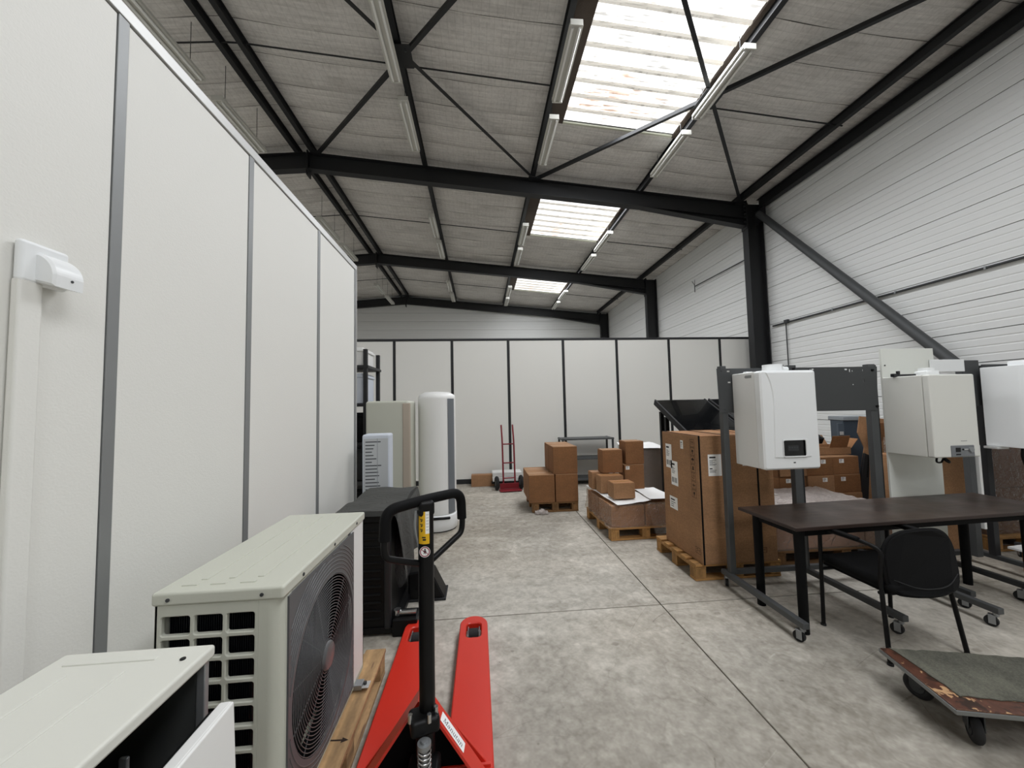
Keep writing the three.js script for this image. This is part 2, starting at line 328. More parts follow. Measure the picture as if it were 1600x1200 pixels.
M.tinyPrint = std('#ffffff', 0.5, { transparent: true, map: canvasTex(128, 24, (g) => { g.clearRect(0, 0, 128, 24); g.fillStyle = '#7d8080'; for (let i = 0; i < 9; i++) g.fillRect(6 + i * 13, 5, 9, 13); }) });
// flat print in the xy plane facing +z
const card2d = (w, h) => new THREE.PlaneGeometry(w, h);

// ---------------------------------------------------------------- the setting
// floor: cast slabs with sawn joints
{
  const f = struct('floor');
  const xs = [-12.9, -8.62, -3.62, 1.382, WALL_X + 0.1], zs = [10.1];
  for (let z = -0.325 + 2.61 * 3; z > -18; z -= 2.61) zs.push(z);
  zs.push(-17.7);
  const J = 0.0045;
  for (let i = 0; i < xs.length - 1; i++) for (let j = 0; j < zs.length - 1; j++) {
    const w = xs[i + 1] - xs[i] - 2 * J, d = zs[j] - zs[j + 1] - 2 * J;
    obj('floor_slab', metreUV(bx(w, 0.15, d, [(xs[i] + xs[i + 1]) / 2, -0.075, (zs[j] + zs[j + 1]) / 2], [0, 0, 0], 0.003)), M.concrete, f);
  }
  obj('floor_base', bx(19.4, 0.2, 28.2, [(-12.9 + WALL_X) / 2, -0.13, -3.8], [0, 0, 0], 0), M.joint, f);
}
// cladding trays: profile in (depth, height), swept along the wall
function trayShape(h) {
  const p = [[-0.05, 0.006], [0.0, 0.006]], g = 0.0045;
  for (let k = 1; k < 4; k++) { const y = h * k / 4; p.push([0, y - 0.012], [-g, y - 0.005], [-g, y + 0.005], [0, y + 0.012]); }
  p.push([0, h - 0.004], [-0.05, h - 0.004]);
  return poly(p);
}
const TRAY = 0.394, trayProfile = trayShape(TRAY), BAYS = [10.0, 7.55, 2.55, -2.45, -7.45, -12.45, -17.5];
{
  const w = struct('wall_right');
  obj('wall_backing', bx(0.2, 6.2, 27.8, [WALL_X + 0.16, 3.05, -3.75], [0, 0, 0], 0), M.claddingGap, w);
  for (let b = 0; b < BAYS.length - 1; b++) {
    const L = BAYS[b] - BAYS[b + 1] - 0.004;
    const g = prep(new THREE.ExtrudeGeometry(trayProfile, { depth: L, bevelEnabled: false }));   // x = depth into the room
    g.applyMatrix4(new THREE.Matrix4().makeBasis(V3(-1, 0, 0), V3(0, 1, 0), V3(0, 0, -1)));
    for (let k = 0; k < 15; k++) {
      const top = (k + 1) * TRAY > 5.93;
      obj('cladding_tray', g, M.cladding, w, [WALL_X + 0.01, k * TRAY + 0.01, BAYS[b] - 0.002]);
      if (top) break;
    }
  }
}
{
  const w = struct('wall_gable');
  obj('wall_backing', bx(19.3, 6.9, 0.2, [(-12.9 + WALL_X) / 2, 3.4, -17.75], [0, 0, 0], 0), M.claddingGap, w);
  const g = prep(new THREE.ExtrudeGeometry(trayProfile, { depth: 19.0, bevelEnabled: false }));
  g.applyMatrix4(new THREE.Matrix4().makeBasis(V3(0, 0, 1), V3(0, 1, 0), V3(-1, 0, 0)));
  for (let k = 0; k < 17; k++) obj('cladding_tray', g, M.cladding, w, [WALL_X, k * TRAY + 0.01, -17.6]);
}
{
  const w = struct('wall_rear'); obj('wall_backing', bx(19.3, 6.9, 0.2, [(-12.9 + WALL_X) / 2, 3.4, 10.1], [0, 0, 0], 0), M.cladding, w);
  const o = struct('wall_outer'); obj('wall_backing', bx(0.2, 6.2, 27.8, [-12.95, 3.05, -3.75], [0, 0, 0], 0), M.cladding, o);
}
// left partition of the office box: white boards between aluminium profiles
{
  const w = struct('wall_left'), X = -1.28, H = 3.03, T = 0.05;
  const seams = [3.2, 2.3, 1.4, 0.4, -0.52, -1.423, -2.203, -3.115, -4.0], P = 0.021;
  for (let i = 0; i < seams.length - 1; i++) {
    const a = seams[i] - P - 0.003, b = seams[i + 1] + P + 0.003;
    obj('wall_panel', bx(T, H - 0.012, a - b, [X - T / 2, (H - 0.012) / 2 + 0.003, (a + b) / 2], [0, 0, 0], 0.002), M.wallPanel, w);
  }
  for (const z of seams) obj('seam_profile', bx(T + 0.004, H - 0.004, 2 * P, [X - T / 2 + 0.002, H / 2, z], [0, 0, 0], 0.002), M.alu, w);
  obj('top_rail', bx(T + 0.008, 0.052, seams[0] - seams.at(-1) + 2 * P, [X - T / 2 + 0.004, H + 0.024, (seams[0] + seams.at(-1)) / 2], [0, 0, 0], 0.003), M.aluPale, w);
  obj('end_cap', bx(T + 0.012, H + 0.05, 0.012, [X - T / 2 + 0.004, (H + 0.05) / 2, seams.at(-1) - P - 0.007], [0, 0, 0], 0.002), M.aluPale, w);
  obj('wall_core', bx(0.03, H - 0.01, 7.2, [X - T - 0.02, H / 2, -0.4], [0, 0, 0], 0), M.joint, w);
  obj('return_panel', bx(3.2, H, T, [X - T - 1.6, H / 2, -4.0], [0, 0, 0], 0.002), M.wallPanel, w);
  obj('rear_panel', bx(3.2, H, T, [X - T - 1.6, H / 2, 3.2], [0, 0, 0], 0.002), M.wallPanel, w);
  obj('office_roof', bx(3.3, 0.06, 7.24, [X - 1.7, H - 0.03, -0.4], [0, 0, 0], 0), M.wallPanel, w);
}
// far partition
{
  const w = struct('wall_far'), Z = -7.82, H = 2.93, P = 0.026, T = 0.05;
  const seams = [6.13]; for (let x = 5.265; x > -5; x -= 1.165) seams.push(x);
  for (let i = 0; i < seams.length - 1; i++) {
    const a = seams[i] - P - 0.002, b = seams[i + 1] + P + 0.002;
    obj('wall_panel', bx(a - b, H - 0.1, T, [(a + b) / 2, H / 2 + 0.045, Z - T / 2], [0, 0, 0], 0.002), M.wallPanel, w);
  }
  for (const x of seams) obj('seam_profile', bx(2 * P, H, T + 0.006, [x, H / 2, Z - T / 2 + 0.003], [0, 0, 0], 0.002), M.anthracite, w);
  const L = seams[0] - seams.at(-1);
  obj('top_rail', bx(L, 0.045, T + 0.01, [(seams[0] + seams.at(-1)) / 2, H + 0.02, Z - T / 2 + 0.004], [0, 0, 0], 0.003), M.anthracite, w);
  obj('skirting', bx(L, 0.09, T + 0.016, [(seams[0] + seams.at(-1)) / 2, 0.045, Z - T / 2 + 0.006], [0, 0, 0], 0.003), M.anthracite, w);
}
// roof: insulation blankets laid from ridge to eaves between the rooflights, roof sheets over them
{
  const c = struct('ceiling'), STEP = 0.5;
  const purl = [-12.3, -10.05, -7.86, -5.67, -3.5, -3.2, -1.03, 1.16, 3.46, 5.63];
  function blanket(x0, x1, z0, z1, seed) {       // under side, sagging a little between purlins, its edges turned up into the laps
    const nx = Math.max(4, Math.round((x1 - x0) / 0.22)), nz = 6, pos = [], uv = [], idx = [], r = rng(seed), ph = r() * 9;
    for (let i = 0; i <= nx; i++) for (let j = 0; j <= nz; j++) {
      const x = lerp(x0, x1, i / nx), t = j / nz, z = lerp(z0, z1, t);
      let a = -99, b = 99; for (const p of purl) { if (p <= x && p > a) a = p; if (p > x && p < b) b = p; }
      const s = a > -50 && b < 50 && b - a > 0.5 ? Math.sin(Math.PI * (x - a) / (b - a)) : 0, edge = Math.pow(Math.abs(2 * t - 1), 8);
      const y = roofY(x) + 0.012 - 0.03 * s + 0.034 * edge + 0.01 * (nA(x * 3 + ph, z * 3) - 0.5) + 0.004 * (nB(x * 12, z * 12) - 0.5);
      pos.push(x, y, z); uv.push(x + ph, z);
      if (i < nx && j < nz) { const k = i * (nz + 1) + j; idx.push(k, k + nz + 1, k + 1, k + 1, k + nz + 1, k + nz + 2); }
    }
    const g = new THREE.BufferGeometry(); g.setAttribute('position', new THREE.Float32BufferAttribute(pos, 3)); g.setAttribute('uv', new THREE.Float32BufferAttribute(uv, 2)); g.setIndex(idx); g.computeVertexNormals();
    return g;
  }
  let seed = 1;
  for (const [X0, X1] of [[RIDGE_X, WALL_X + 0.05], [-12.9, RIDGE_X]]) {
    const cuts = new Set([10, -17.6]);
    for (let z = -0.5; z > -17.6; z -= STEP) cuts.add(+(z + 0.06 * (nC(z * 3, 1) - 0.5)).toFixed(3));
    for (const z of [2, 4, 7]) cuts.add(z);
    for (const [x0, , z0, z1] of ROOFLIGHTS) if ((x0 > RIDGE_X) === (X0 === RIDGE_X)) {
      for (const z of [z0, z1]) { for (const k of [...cuts]) if (Math.abs(k - z) < 0.2 && k !== z) cuts.delete(k); cuts.add(z); }
    }
    const zs = [...cuts].sort((a, b) => b - a);
    for (let i = 0; i < zs.length - 1; i++) {
      const zm = (zs[i] + zs[i + 1]) / 2, hit = ROOFLIGHTS.find(([x0, x1, a, b]) => zm < a && zm > b && x0 > X0 - 0.1 && x1 < X1 + 0.1);
      const spans = hit ? [[X0, hit[0] - 0.27], [hit[1] + 0.02, X1]] : [[X0, X1]];
      for (const [a, b] of spans) obj('insulation_blanket', blanket(a, b, zs[i] - 0.003, zs[i + 1] + 0.003, seed++), M.blanket, c);
    }
    // roof sheets above, open over the rooflights
    const ang = X0 === RIDGE_X ? -Math.atan(SLOPE) : Math.atan(SLOPE);
    const sheet = (x0, x1, z0, z1) => { const xm = (x0 + x1) / 2; obj('roof_sheet', bx((x1 - x0) / Math.cos(ang) + 0.01, 0.06, z0 - z1, [xm, roofY(xm) + 0.09, (z0 + z1) / 2], [0, 0, ang], 0), M.roofOver, c); };
    const lights = ROOFLIGHTS.filter((l) => (l[0] > RIDGE_X) === (X0 === RIDGE_X)).sort((a, b) => b[2] - a[2]);
    const [lx0, lx1] = lights[0];
    sheet(X0, lx0, 10.2, -17.8); sheet(lx1, X1 + 0.1, 10.2, -17.8);
    let z = 10.2; for (const l of lights) { sheet(lx0, lx1, z, l[2]); z = l[3]; } sheet(lx0, lx1, z, -17.8);
  }
}
// rooflights: ribbed translucent sheet, dark packing on one side
const lightNames = ['nearest the camera', 'between the first and second roof beams', 'beyond the second roof beam'];
ROOFLIGHTS.forEach(([x0, x1, z0, z1], i) => {
  const cx = (x0 + x1) / 2, t = thing('rooflight', i < 3 ? `corrugated translucent rooflight ${lightNames[i]}, stained with grime` : `rooflight out of view, ${cx > RIDGE_X ? 'right' : 'left'} slope, ${['', '', '', 'just behind the camera', 'well behind the camera', 'level with the nearest rooflight', 'level with the second rooflight', 'just behind the camera', 'well behind the camera'][i]}`, 'rooflight', [cx, roofY(cx), (z0 + z1) / 2]);
  t.rotation.z = cx > RIDGE_X ? -Math.atan(SLOPE) : Math.atan(SLOPE);
  const W = x1 - x0, L = z0 - z1, n = Math.round(L / 0.283), pitch = L / n, flats = [];
  for (let k = 0; k < n; k++) {
    const zc = L / 2 - pitch * (k + 0.5);
    flats.push(bx(W, 0.004, pitch - 0.062, [0, 0.03, zc], [0, 0, 0], 0));
    if (k) obj('rib', [ext(poly([[-0.034, 0.03], [-0.016, 0.0], [0.016, 0.0], [0.034, 0.03], [0.03, 0.03], [0.014, 0.004], [-0.014, 0.004], [-0.03, 0.03]]), W, 0, [-W / 2, 0, zc + pitch / 2], [0, Math.PI / 2, 0])], M.skyRib, t);
  }
  obj('sheet', metreUV(merged(flats)), M.skySheet, t);
  obj('packing_strip', bx(0.27, 0.03, L + 0.02, [-W / 2 - 0.135, -0.005, 0]), M.brownEdge, t);
  obj('packing_strip', bx(0.06, 0.05, L + 0.02, [W / 2 + 0.02, 0.0, 0]), M.brownEdge, t);
  obj('end_flashing', bx(W + 0.3, 0.03, 0.035, [-0.12, 0.01, -L / 2 - 0.01]), M.creamDark, t);
  obj('end_flashing', bx(W + 0.3, 0.03, 0.035, [-0.12, 0.01, L / 2 + 0.01]), M.creamDark, t);
});
// steel frames
const frameZ = [-2.53, -7.53, -12.48, -17.42, 2.47, 7.47];
const frameLabel = ['dark steel portal frame just behind the camera', 'nearest dark steel roof beam and column, with bolted haunch', 'second dark steel portal frame, behind the nearest roof beam', 'farthest dark steel roof beam, against the gable wall', 'dark steel portal frame two bays behind the camera', 'dark steel portal frame near the rear wall'];
frameZ.forEach((z, i) => {
  const t = thing('portal_frame', frameLabel[i], 'steel frame', [0, 0, z]);
  const B = (x) => 6.30 - SLOPE * Math.abs(x + 3.3), S = iShape(0.33, 0.16, 0.012, 0.016);
  obj('rafter', between(S, [-3.3, B(-3.3), 0], [5.8, B(5.8), 0]), M.steel, t);
  obj('rafter', between(S, [-3.3, B(-3.3), 0], [-12.6, B(-12.6), 0]), M.steel, t);
  obj('end_plate', bx(0.03, 0.5, 0.17, [-3.3, 6.42, 0]), M.steel, t);
  const C = iShape(0.36, 0.17, 0.012, 0.018);
  obj('column', between(C, [6.15, 0, 0], [6.15, 5.83, 0], [-1, 0, 0]), M.steel, t);
  // haunch under the rafter at the eaves: web plate and flange
  const hw = poly([[3.5, B(3.5) + 0.01], [5.79, B(5.79) + 0.01], [5.79, 5.325]]);
  obj('haunch', [ext(hw, 0.012, 0, [0, 0, -0.006]), between(poly([[-0.08, 0], [0.08, 0], [0.08, 0.014], [-0.08, 0.014]]), [3.48, B(3.48) - 0.004, 0], [5.79, 5.312, 0])], M.steel, t);
  obj('end_plate', bx(0.025, 0.62, 0.18, [5.785, 5.56, 0]), M.steel, t);
  if (i === 1) for (let k = 0; k < 6; k++) for (const s of [-1, 1]) obj('bolt', cyl(0.016, 0.016, 0.05, [5.765, 5.33 + k * 0.085, s * 0.055], [0, 0, Math.PI / 2], 6), M.steelGrey, t);
  obj('base_plate', bx(0.42, 0.02, 0.24, [5.97, 0.01, 0]), M.steel, t);
});
// purlins along the building
const PURLINS = [[-3.5, 'left one of the pair of ridge purlins'], [-3.2, 'right one of the pair of ridge purlins'], [-1.03, 'dark roof purlin midway between the ridge and the rooflights'], [1.16, 'dark roof purlin along the left edge of the rooflights'], [3.46, 'dark roof purlin along the right edge of the rooflights'], [5.63, 'dark roof purlin beside the right wall'], [-5.67, 'first dark roof purlin on the far slope, above the office partition']];
for (const [x, label] of PURLINS) {
  const y = roofY(x) - 0.145, t = tag(obj('purlin', between(iShape(0.14, 0.075, 0.006, 0.008), [x, y, 9.9], [x, y, -17.4]), M.steel), label.includes('ridge p') && !label.includes('midway') ? `dark steel ${label}` : label, 'purlin');
  t.rotation.set(0, 0, 0);
}
// eaves strut in the braced bay, wind bracing, tie rods
const eavesZ = [-2.6, -7.44];
tag(obj('eaves_strut', between(iShape(0.2, 0.12, 0.008, 0.01), [6.07, 5.68, eavesZ[0]], [6.07, 5.68, eavesZ[1]]), M.steel), 'black steel eaves strut along the top of the right wall', 'beam');
function brace(p0, p1, label) {
  const t = thing('roof_brace', label, 'brace');
  obj('angle_bar', between(lShape(0.055, 0.006), p0, p1), M.steel, t);
  for (const p of [p0, p1]) obj('gusset', bx(0.16, 0.008, 0.16, [p[0], p[1] + 0.004, p[2]]), M.steel, t);
}
const BY = (x) => roofY(x) - 0.17, zN = -2.6, zF = -7.42;
brace([-3.1, BY(-3.1), zF], [1.14, BY(1.14), zN], 'roof brace from the beam ridge up past the left rooflight edge');
brace([1.14, BY(1.14), zF], [-3.1, BY(-3.1), zN], 'roof brace from the beam below the rooflight back to the ridge');
brace([1.22, BY(1.22), zF], [5.6, BY(5.6), zN], 'roof brace crossing below the nearest rooflight towards the right eaves');
brace([5.6, BY(5.6), zF], [1.22, BY(1.22), zN], 'roof brace running over the nearest rooflight from the right column head');
{
  const g = thing('brace_plate', 'dark gusset plate where the left pair of roof braces cross', 'gusset', [-1.0, BY(-1.0) - 0.006, -5.02]); obj('plate', bx(0.3, 0.01, 0.36), M.steel, g); for (const s of [-1, 1]) obj('bolt', cyl(0.014, 0.014, 0.03, [0.08 * s, -0.01, 0.1 * s], [0, 0, 0], 6), M.steelGrey, g);
  const h = thing('brace_plate', 'dark gusset plate where the right pair of roof braces cross', 'gusset', [3.42, BY(3.42) - 0.006, -5.02]); obj('plate', bx(0.3, 0.01, 0.36), M.steel, h); for (const s of [-1, 1]) obj('bolt', cyl(0.014, 0.014, 0.03, [0.08 * s, -0.01, 0.1 * s], [0, 0, 0], 6), M.steelGrey, h);
}
const bayName = ['before the nearest roof beam', 'between the first and second roof beams', 'beyond the second roof beam'];
[-5.24, -9.98, -14.95].forEach((z, i) => {
  const y = (x) => roofY(x) - 0.1, bar = thing('tie_rod', `thin dark tie rod crossing the purlins ${bayName[i]}`, 'tie rod');
  const xs = [-5.67, -3.5, -3.2, -1.03, 1.16, 3.46, 5.75];
  for (let k = 0; k < xs.length - 1; k++) if (xs[k] !== 1.16) obj('rod', rod([xs[k], y(xs[k]), z], [xs[k + 1], y(xs[k + 1]), z], 0.011), M.steel, bar);
});
// fluorescent battens, two in line under each purlin of a bay
function batten(label, pos, hang, group) {
  const t = thing('fluorescent_light', label, 'light fitting', pos, 0, group), L = 1.13;
  obj('housing', [bx(0.14, 0.045, L, [0, 0.03, 0], [0, 0, 0], 0.006), ext(poly([[-0.085, 0], [0.085, 0], [0.03, 0.035], [-0.03, 0.035]]), L - 0.02, 0, [0, -0.01, -L / 2 + 0.01])], M.fixture, t);
  for (const s of [-1, 1]) obj('tube', cyl(0.016, 0.016, L - 0.06, [s * 0.042, -0.03, 0], [Math.PI / 2, 0, 0], 12), M.tubeGlass, t);
  for (const s of [-1, 1]) obj('end_cap', bx(0.15, 0.075, 0.02, [0, 0.005, s * (L / 2)]), M.fixture, t);
  for (const s of [-1, 1]) obj('hanger', rod([0, 0.05, s * 0.4], [0, hang, s * 0.4], 0.004, 6), M.steelGrey, t);
  return t;
}
const ROWS = [[-3.72, 6.08, 'hung left of the ridge above the office partition'], [-1.1, 6.2, 'under the purlin between ridge and rooflight'], [1.2, 6.02, 'along the left edge of the rooflight'], [3.34, 5.86, 'along the right edge of the rooflight']];
const Z0 = [-0.15, -4.75, -9.85];
[0, 1, 2].forEach((b) => ROWS.forEach(([x, y, where], ri) => [0, 1].forEach((k) => {
  const z = b === 0 ? (k ? -6.1 : -4.65) : b === 1 ? (k ? -11.05 : -9.6) : (k ? -16.0 : -14.5);
  batten(`${k ? 'far' : 'near'} unlit fluorescent batten ${where}, ${['first bay', 'second bay', 'third bay'][b]}`, [x + (k ? 0.02 : 0), y, z], roofY(x) - y - 0.01);
})));
// wind brace tube and conduit on the right wall
{
  const t = thing('wind_brace', 'thick dark diagonal brace tube across the right wall cladding', 'brace');
  const a = V3(6.02, 5.56, -7.4), b = V3(6.02, 0.12, -2.66);
  obj('tube', rod(a.toArray(), b.toArray(), 0.068, 20), M.greyPlate, t);
  obj('gusset', bx(0.012, 0.3, 0.3, [6.02, 5.5, -7.36]), M.steel, t); obj('gusset', bx(0.012, 0.3, 0.3, [6.02, 0.16, -2.7]), M.steel, t);
  const c = thing('conduit', 'thin dark cable conduit along the right wall with a drop', 'conduit');
  obj('pipe', rod([6.148, 3.115, -7.35], [6.148, 3.125, -1.0], 0.016), M.steelGrey, c);
  obj('pipe', rod([6.152, 3.115, -7.02], [6.152, 0.4, -7.02], 0.01), M.steelGrey, c);
  obj('junction_box', bx(0.05, 0.07, 0.09, [6.135, 3.13, -6.98]), M.steelGrey, c);
  for (const z of [-6, -5, -4, -3]) obj('clip', bx(0.03, 0.04, 0.02, [6.145, 3.12, z]), M.zinc, c);
  const d = thing('conduit', 'short dark conduit high on the cladding beyond the column', 'conduit');
  obj('pipe', rod([6.13, 4.79, -7.62], [6.13, 4.83, -10.05], 0.014), M.steelGrey, d);
  obj('bracket', [rod([6.12, 4.66, -10.06], [6.12, 4.86, -10.06], 0.01), rod([6.12, 4.86, -10.06], [6.08, 4.99, -10.12], 0.007), rod([6.12, 4.86, -10.06], [6.08, 4.99, -9.98], 0.007)], M.steelGrey, d);
}

// ---------------------------------------------------------------- outdoor units on the left
const ringTorus = (r, t, y, z, arc0 = 0, arc1 = Math.PI * 2, x = 0) => {       // ring in the yz plane facing +x
  const pts = []; const n = 56; for (let i = 0; i <= n; i++) { const a = lerp(arc0, arc1, i / n); pts.push([x, y + r * Math.sin(a), z + r * Math.cos(a)]); }
  return prep(new THREE.TubeGeometry(new THREE.CatmullRomCurve3(pts.map((p) => V3(...p)), false), n, t, 5, false));
};
function lidParts(t, L, D, H, mats) {        // lid with a folded lip, pressed ribs, screws
  const lid = obj('lid', bx(D + 0.014, 0.042, L + 0.014, [0, H - 0.021, 0], [0, 0, 0], 0.009), mats, t);
  for (const x of [-0.1, -0.01, 0.085]) { obj('pressed_rib', bx(0.022, 0.006, L - 0.14, [x, H + 0.0005, -0.01], [0, 0, 0], 0.0028), mats, lid); obj('pressed_rib', bx(0.05, 0.006, 0.014, [x - 0.02, H + 0.0005, L / 2 - 0.045], [0, 0, 0], 0.0028), mats, lid); }
  for (const x of [-D / 2 + 0.045, D / 2 - 0.06]) obj('screw', cyl(0.006, 0.006, 0.006, [x, H - 0.022, L / 2 + 0.007], [Math.PI / 2, 0, 0], 10), M.steelGrey, lid);
  for (const z of [-0.3, 0.0, 0.3]) obj('screw', cyl(0.006, 0.006, 0.006, [D / 2 + 0.007, H - 0.022, z], [0, 0, Math.PI / 2], 10), M.steelGrey, lid);
  return lid;
}
{ // the near complete unit: grille end towards the camera, fan side towards the aisle
  const H = 0.843, D = 0.392, L = 0.87, t = thing('heat_pump', 'cream outdoor heat pump unit with round fan grille, on a wooden pallet', 'heat pump', [-0.858, 0.157, -1.78]);
  lidParts(t, L, D, H, M.cream);
  const bot = 0.025, top = H - 0.04, h = top - bot;
  obj('base_tray', bx(D, 0.03, L, [0, 0.018, 0], [0, 0, 0], 0.005), M.creamDark, t);
  for (const z of [-0.3, 0.3]) { obj('foot', bx(D + 0.06, 0.025, 0.05, [0.01, 0.008, z]), M.zinc, t); obj('foot_plate', bx(0.075, 0.006, 0.05, [D / 2 + 0.035, 0.006, z]), M.aluPale, t); obj('foot_bolt', cyl(0.009, 0.009, 0.014, [D / 2 + 0.05, 0.014, z], [0, 0, 0], 6), M.steelGrey, t); }
  obj('back_panel', bx(0.012, h, L, [-D / 2 + 0.006, (top + bot) / 2, 0]), M.cream, t);
  obj('end_panel', bx(D, h, 0.012, [0, (top + bot) / 2, -L / 2 + 0.006]), M.cream, t);
  obj('coil', bx(0.24, h - 0.03, L - 0.1, [-0.04, (top + bot) / 2, 0.0], [0, 0, 0], 0), M.coil, t);
  // end grille: three columns of openings
  const gW = D - 0.072, sh = poly([[-gW / 2, 0], [gW / 2, 0], [gW / 2, h], [-gW / 2, h]]);
  const rows = 10, rh = 0.0735, cw = (gW - 0.022) / 3;
  for (let r = 0; r < rows; r++) for (let c = 0; c < 3; c++) sh.holes.push(rrShape(cw - 0.013, rh - 0.014, 0.008, -gW / 2 + 0.014 + cw * (c + 0.5), h - 0.032 - rh * (r + 0.5), THREE.Path));
  obj('end_grille', ext(sh, 0.018, 0.003, [-D / 2 + gW / 2, bot, L / 2 - 0.018], [0, 0, 0], 4), M.cream, t);
  const fins = []; for (let k = 0; k < 40; k++) fins.push(bx(0.0015, h - 0.04, 0.012, [-D / 2 + 0.02 + k * (gW - 0.04) / 39, (top + bot) / 2, L / 2 - 0.045], [0, 0, 0], 0));
  obj('fins', fins, M.coil, t).userData.kind = 'stuff';
  // rounded corner post
  const cp = new THREE.Shape(); cp.moveTo(-0.073, 0); cp.lineTo(-0.045, 0); cp.absarc(-0.045, 0.045, 0.045, -Math.PI / 2, 0, false); cp.lineTo(0, 0.062); cp.lineTo(-0.012, 0.062); cp.lineTo(-0.02, 0.04); cp.lineTo(-0.073, 0.012); cp.closePath();
  obj('corner_post', ext(cp, h, 0, [D / 2, bot, L / 2], [-Math.PI / 2, 0, 0], 10), M.cream, t);
  // fan front: cream frame, dark pressed panel with a round opening
  const cz = 0.062, cy = 0.385, R = 0.325, z0 = 0.443, z1 = -0.26, y0 = 0.03, y1 = 0.79;
  obj('front_panel', bx(0.014, h, 0.2, [D / 2 - 0.007, (top + bot) / 2, -L / 2 + 0.1]), M.white, t);
  obj('front_frame', [bx(0.012, h, 0.02, [D / 2 - 0.008, (top + bot) / 2, z0 - 0.045]), bx(0.012, 0.02, 0.6, [D / 2 - 0.008, top - 0.01, 0.1])], M.cream, t);
  const fp = poly([[-z0 + 0.045, y0], [-z1, y0], [-z1, y1], [-z0 + 0.045, y1]]); const hole = new THREE.Path(); hole.absarc(-cz, cy, R - 0.012, 0, Math.PI * 2); fp.holes.push(hole);
  const clampedR = Math.min(R, 10);
  const grille = obj('fan_panel', ext(fp, 0.012, 0, [D / 2 - 0.006, 0, 0], [0, Math.PI / 2, 0], 40), M.fanGrey, t);
  const rings = []; for (let r = 0.062; r < clampedR; r += 0.0118) rings.push(ringTorus(r, 0.0017, cy, cz, 0, Math.PI * 2, D / 2 + 0.004));
  for (let k = 0; k < 12; k++) { const a = k * Math.PI / 6 + 0.2; rings.push(rod([D / 2 - 0.002, cy + 0.05 * Math.sin(a), cz + 0.05 * Math.cos(a)], [D / 2 - 0.002, cy + R * Math.sin(a), cz + R * Math.cos(a)], 0.002, 5)); }
  obj('grille_rings', rings, M.fanRing, grille).userData.kind = 'stuff';
  const outer = []; for (let r = R + 0.008; r < 0.44; r += 0.016) {      // pressed arcs in the corners of the panel, cut off at its edges
    let seg = []; const flush = () => { if (seg.length > 3) outer.push(prep(new THREE.TubeGeometry(new THREE.CatmullRomCurve3(seg), seg.length * 2, 0.0028, 5, false))); seg = []; };
    for (let i = 0; i <= 180; i++) { const a = i * Math.PI / 90, y = cy + r * Math.sin(a), z = cz + r * Math.cos(a); if (y > y0 + 0.01 && y < y1 - 0.01 && z < z0 - 0.055 && z > z1 + 0.01) seg.push(V3(D / 2 + 0.006, y, z)); else flush(); } flush();
  }
  obj('pressed_rings', outer, M.fanRing, grille).userData.kind = 'stuff';
  obj('hub_disc', prep(new THREE.LatheGeometry([[0, 0.012], [0.046, 0.011], [0.052, 0.006], [0.056, 0.0]].map(([x, y]) => new THREE.Vector2(x, y)), 40)).applyMatrix4(M4([D / 2 + 0.004, cy, cz], [0, 0, -Math.PI / 2])), M.fanRing, grille);
  const fan = obj('fan', cyl(0.06, 0.06, 0.05, [D / 2 - 0.06, cy, cz], [0, 0, Math.PI / 2], 20), M.black, t);
  for (let k = 0; k < 3; k++) obj('fan_blade', bx(0.01, 0.24, 0.17, [0, 0.16, 0], [0, 0.5, 0], 0.004).applyMatrix4(M4([D / 2 - 0.06, cy, cz], [k * 2.094, 0, 0])), M.black, fan);
  obj('fan_shroud', cyl(R, R, 0.07, [D / 2 - 0.05, cy, cz], [0, 0, Math.PI / 2], 40, true), M.black, t);
}
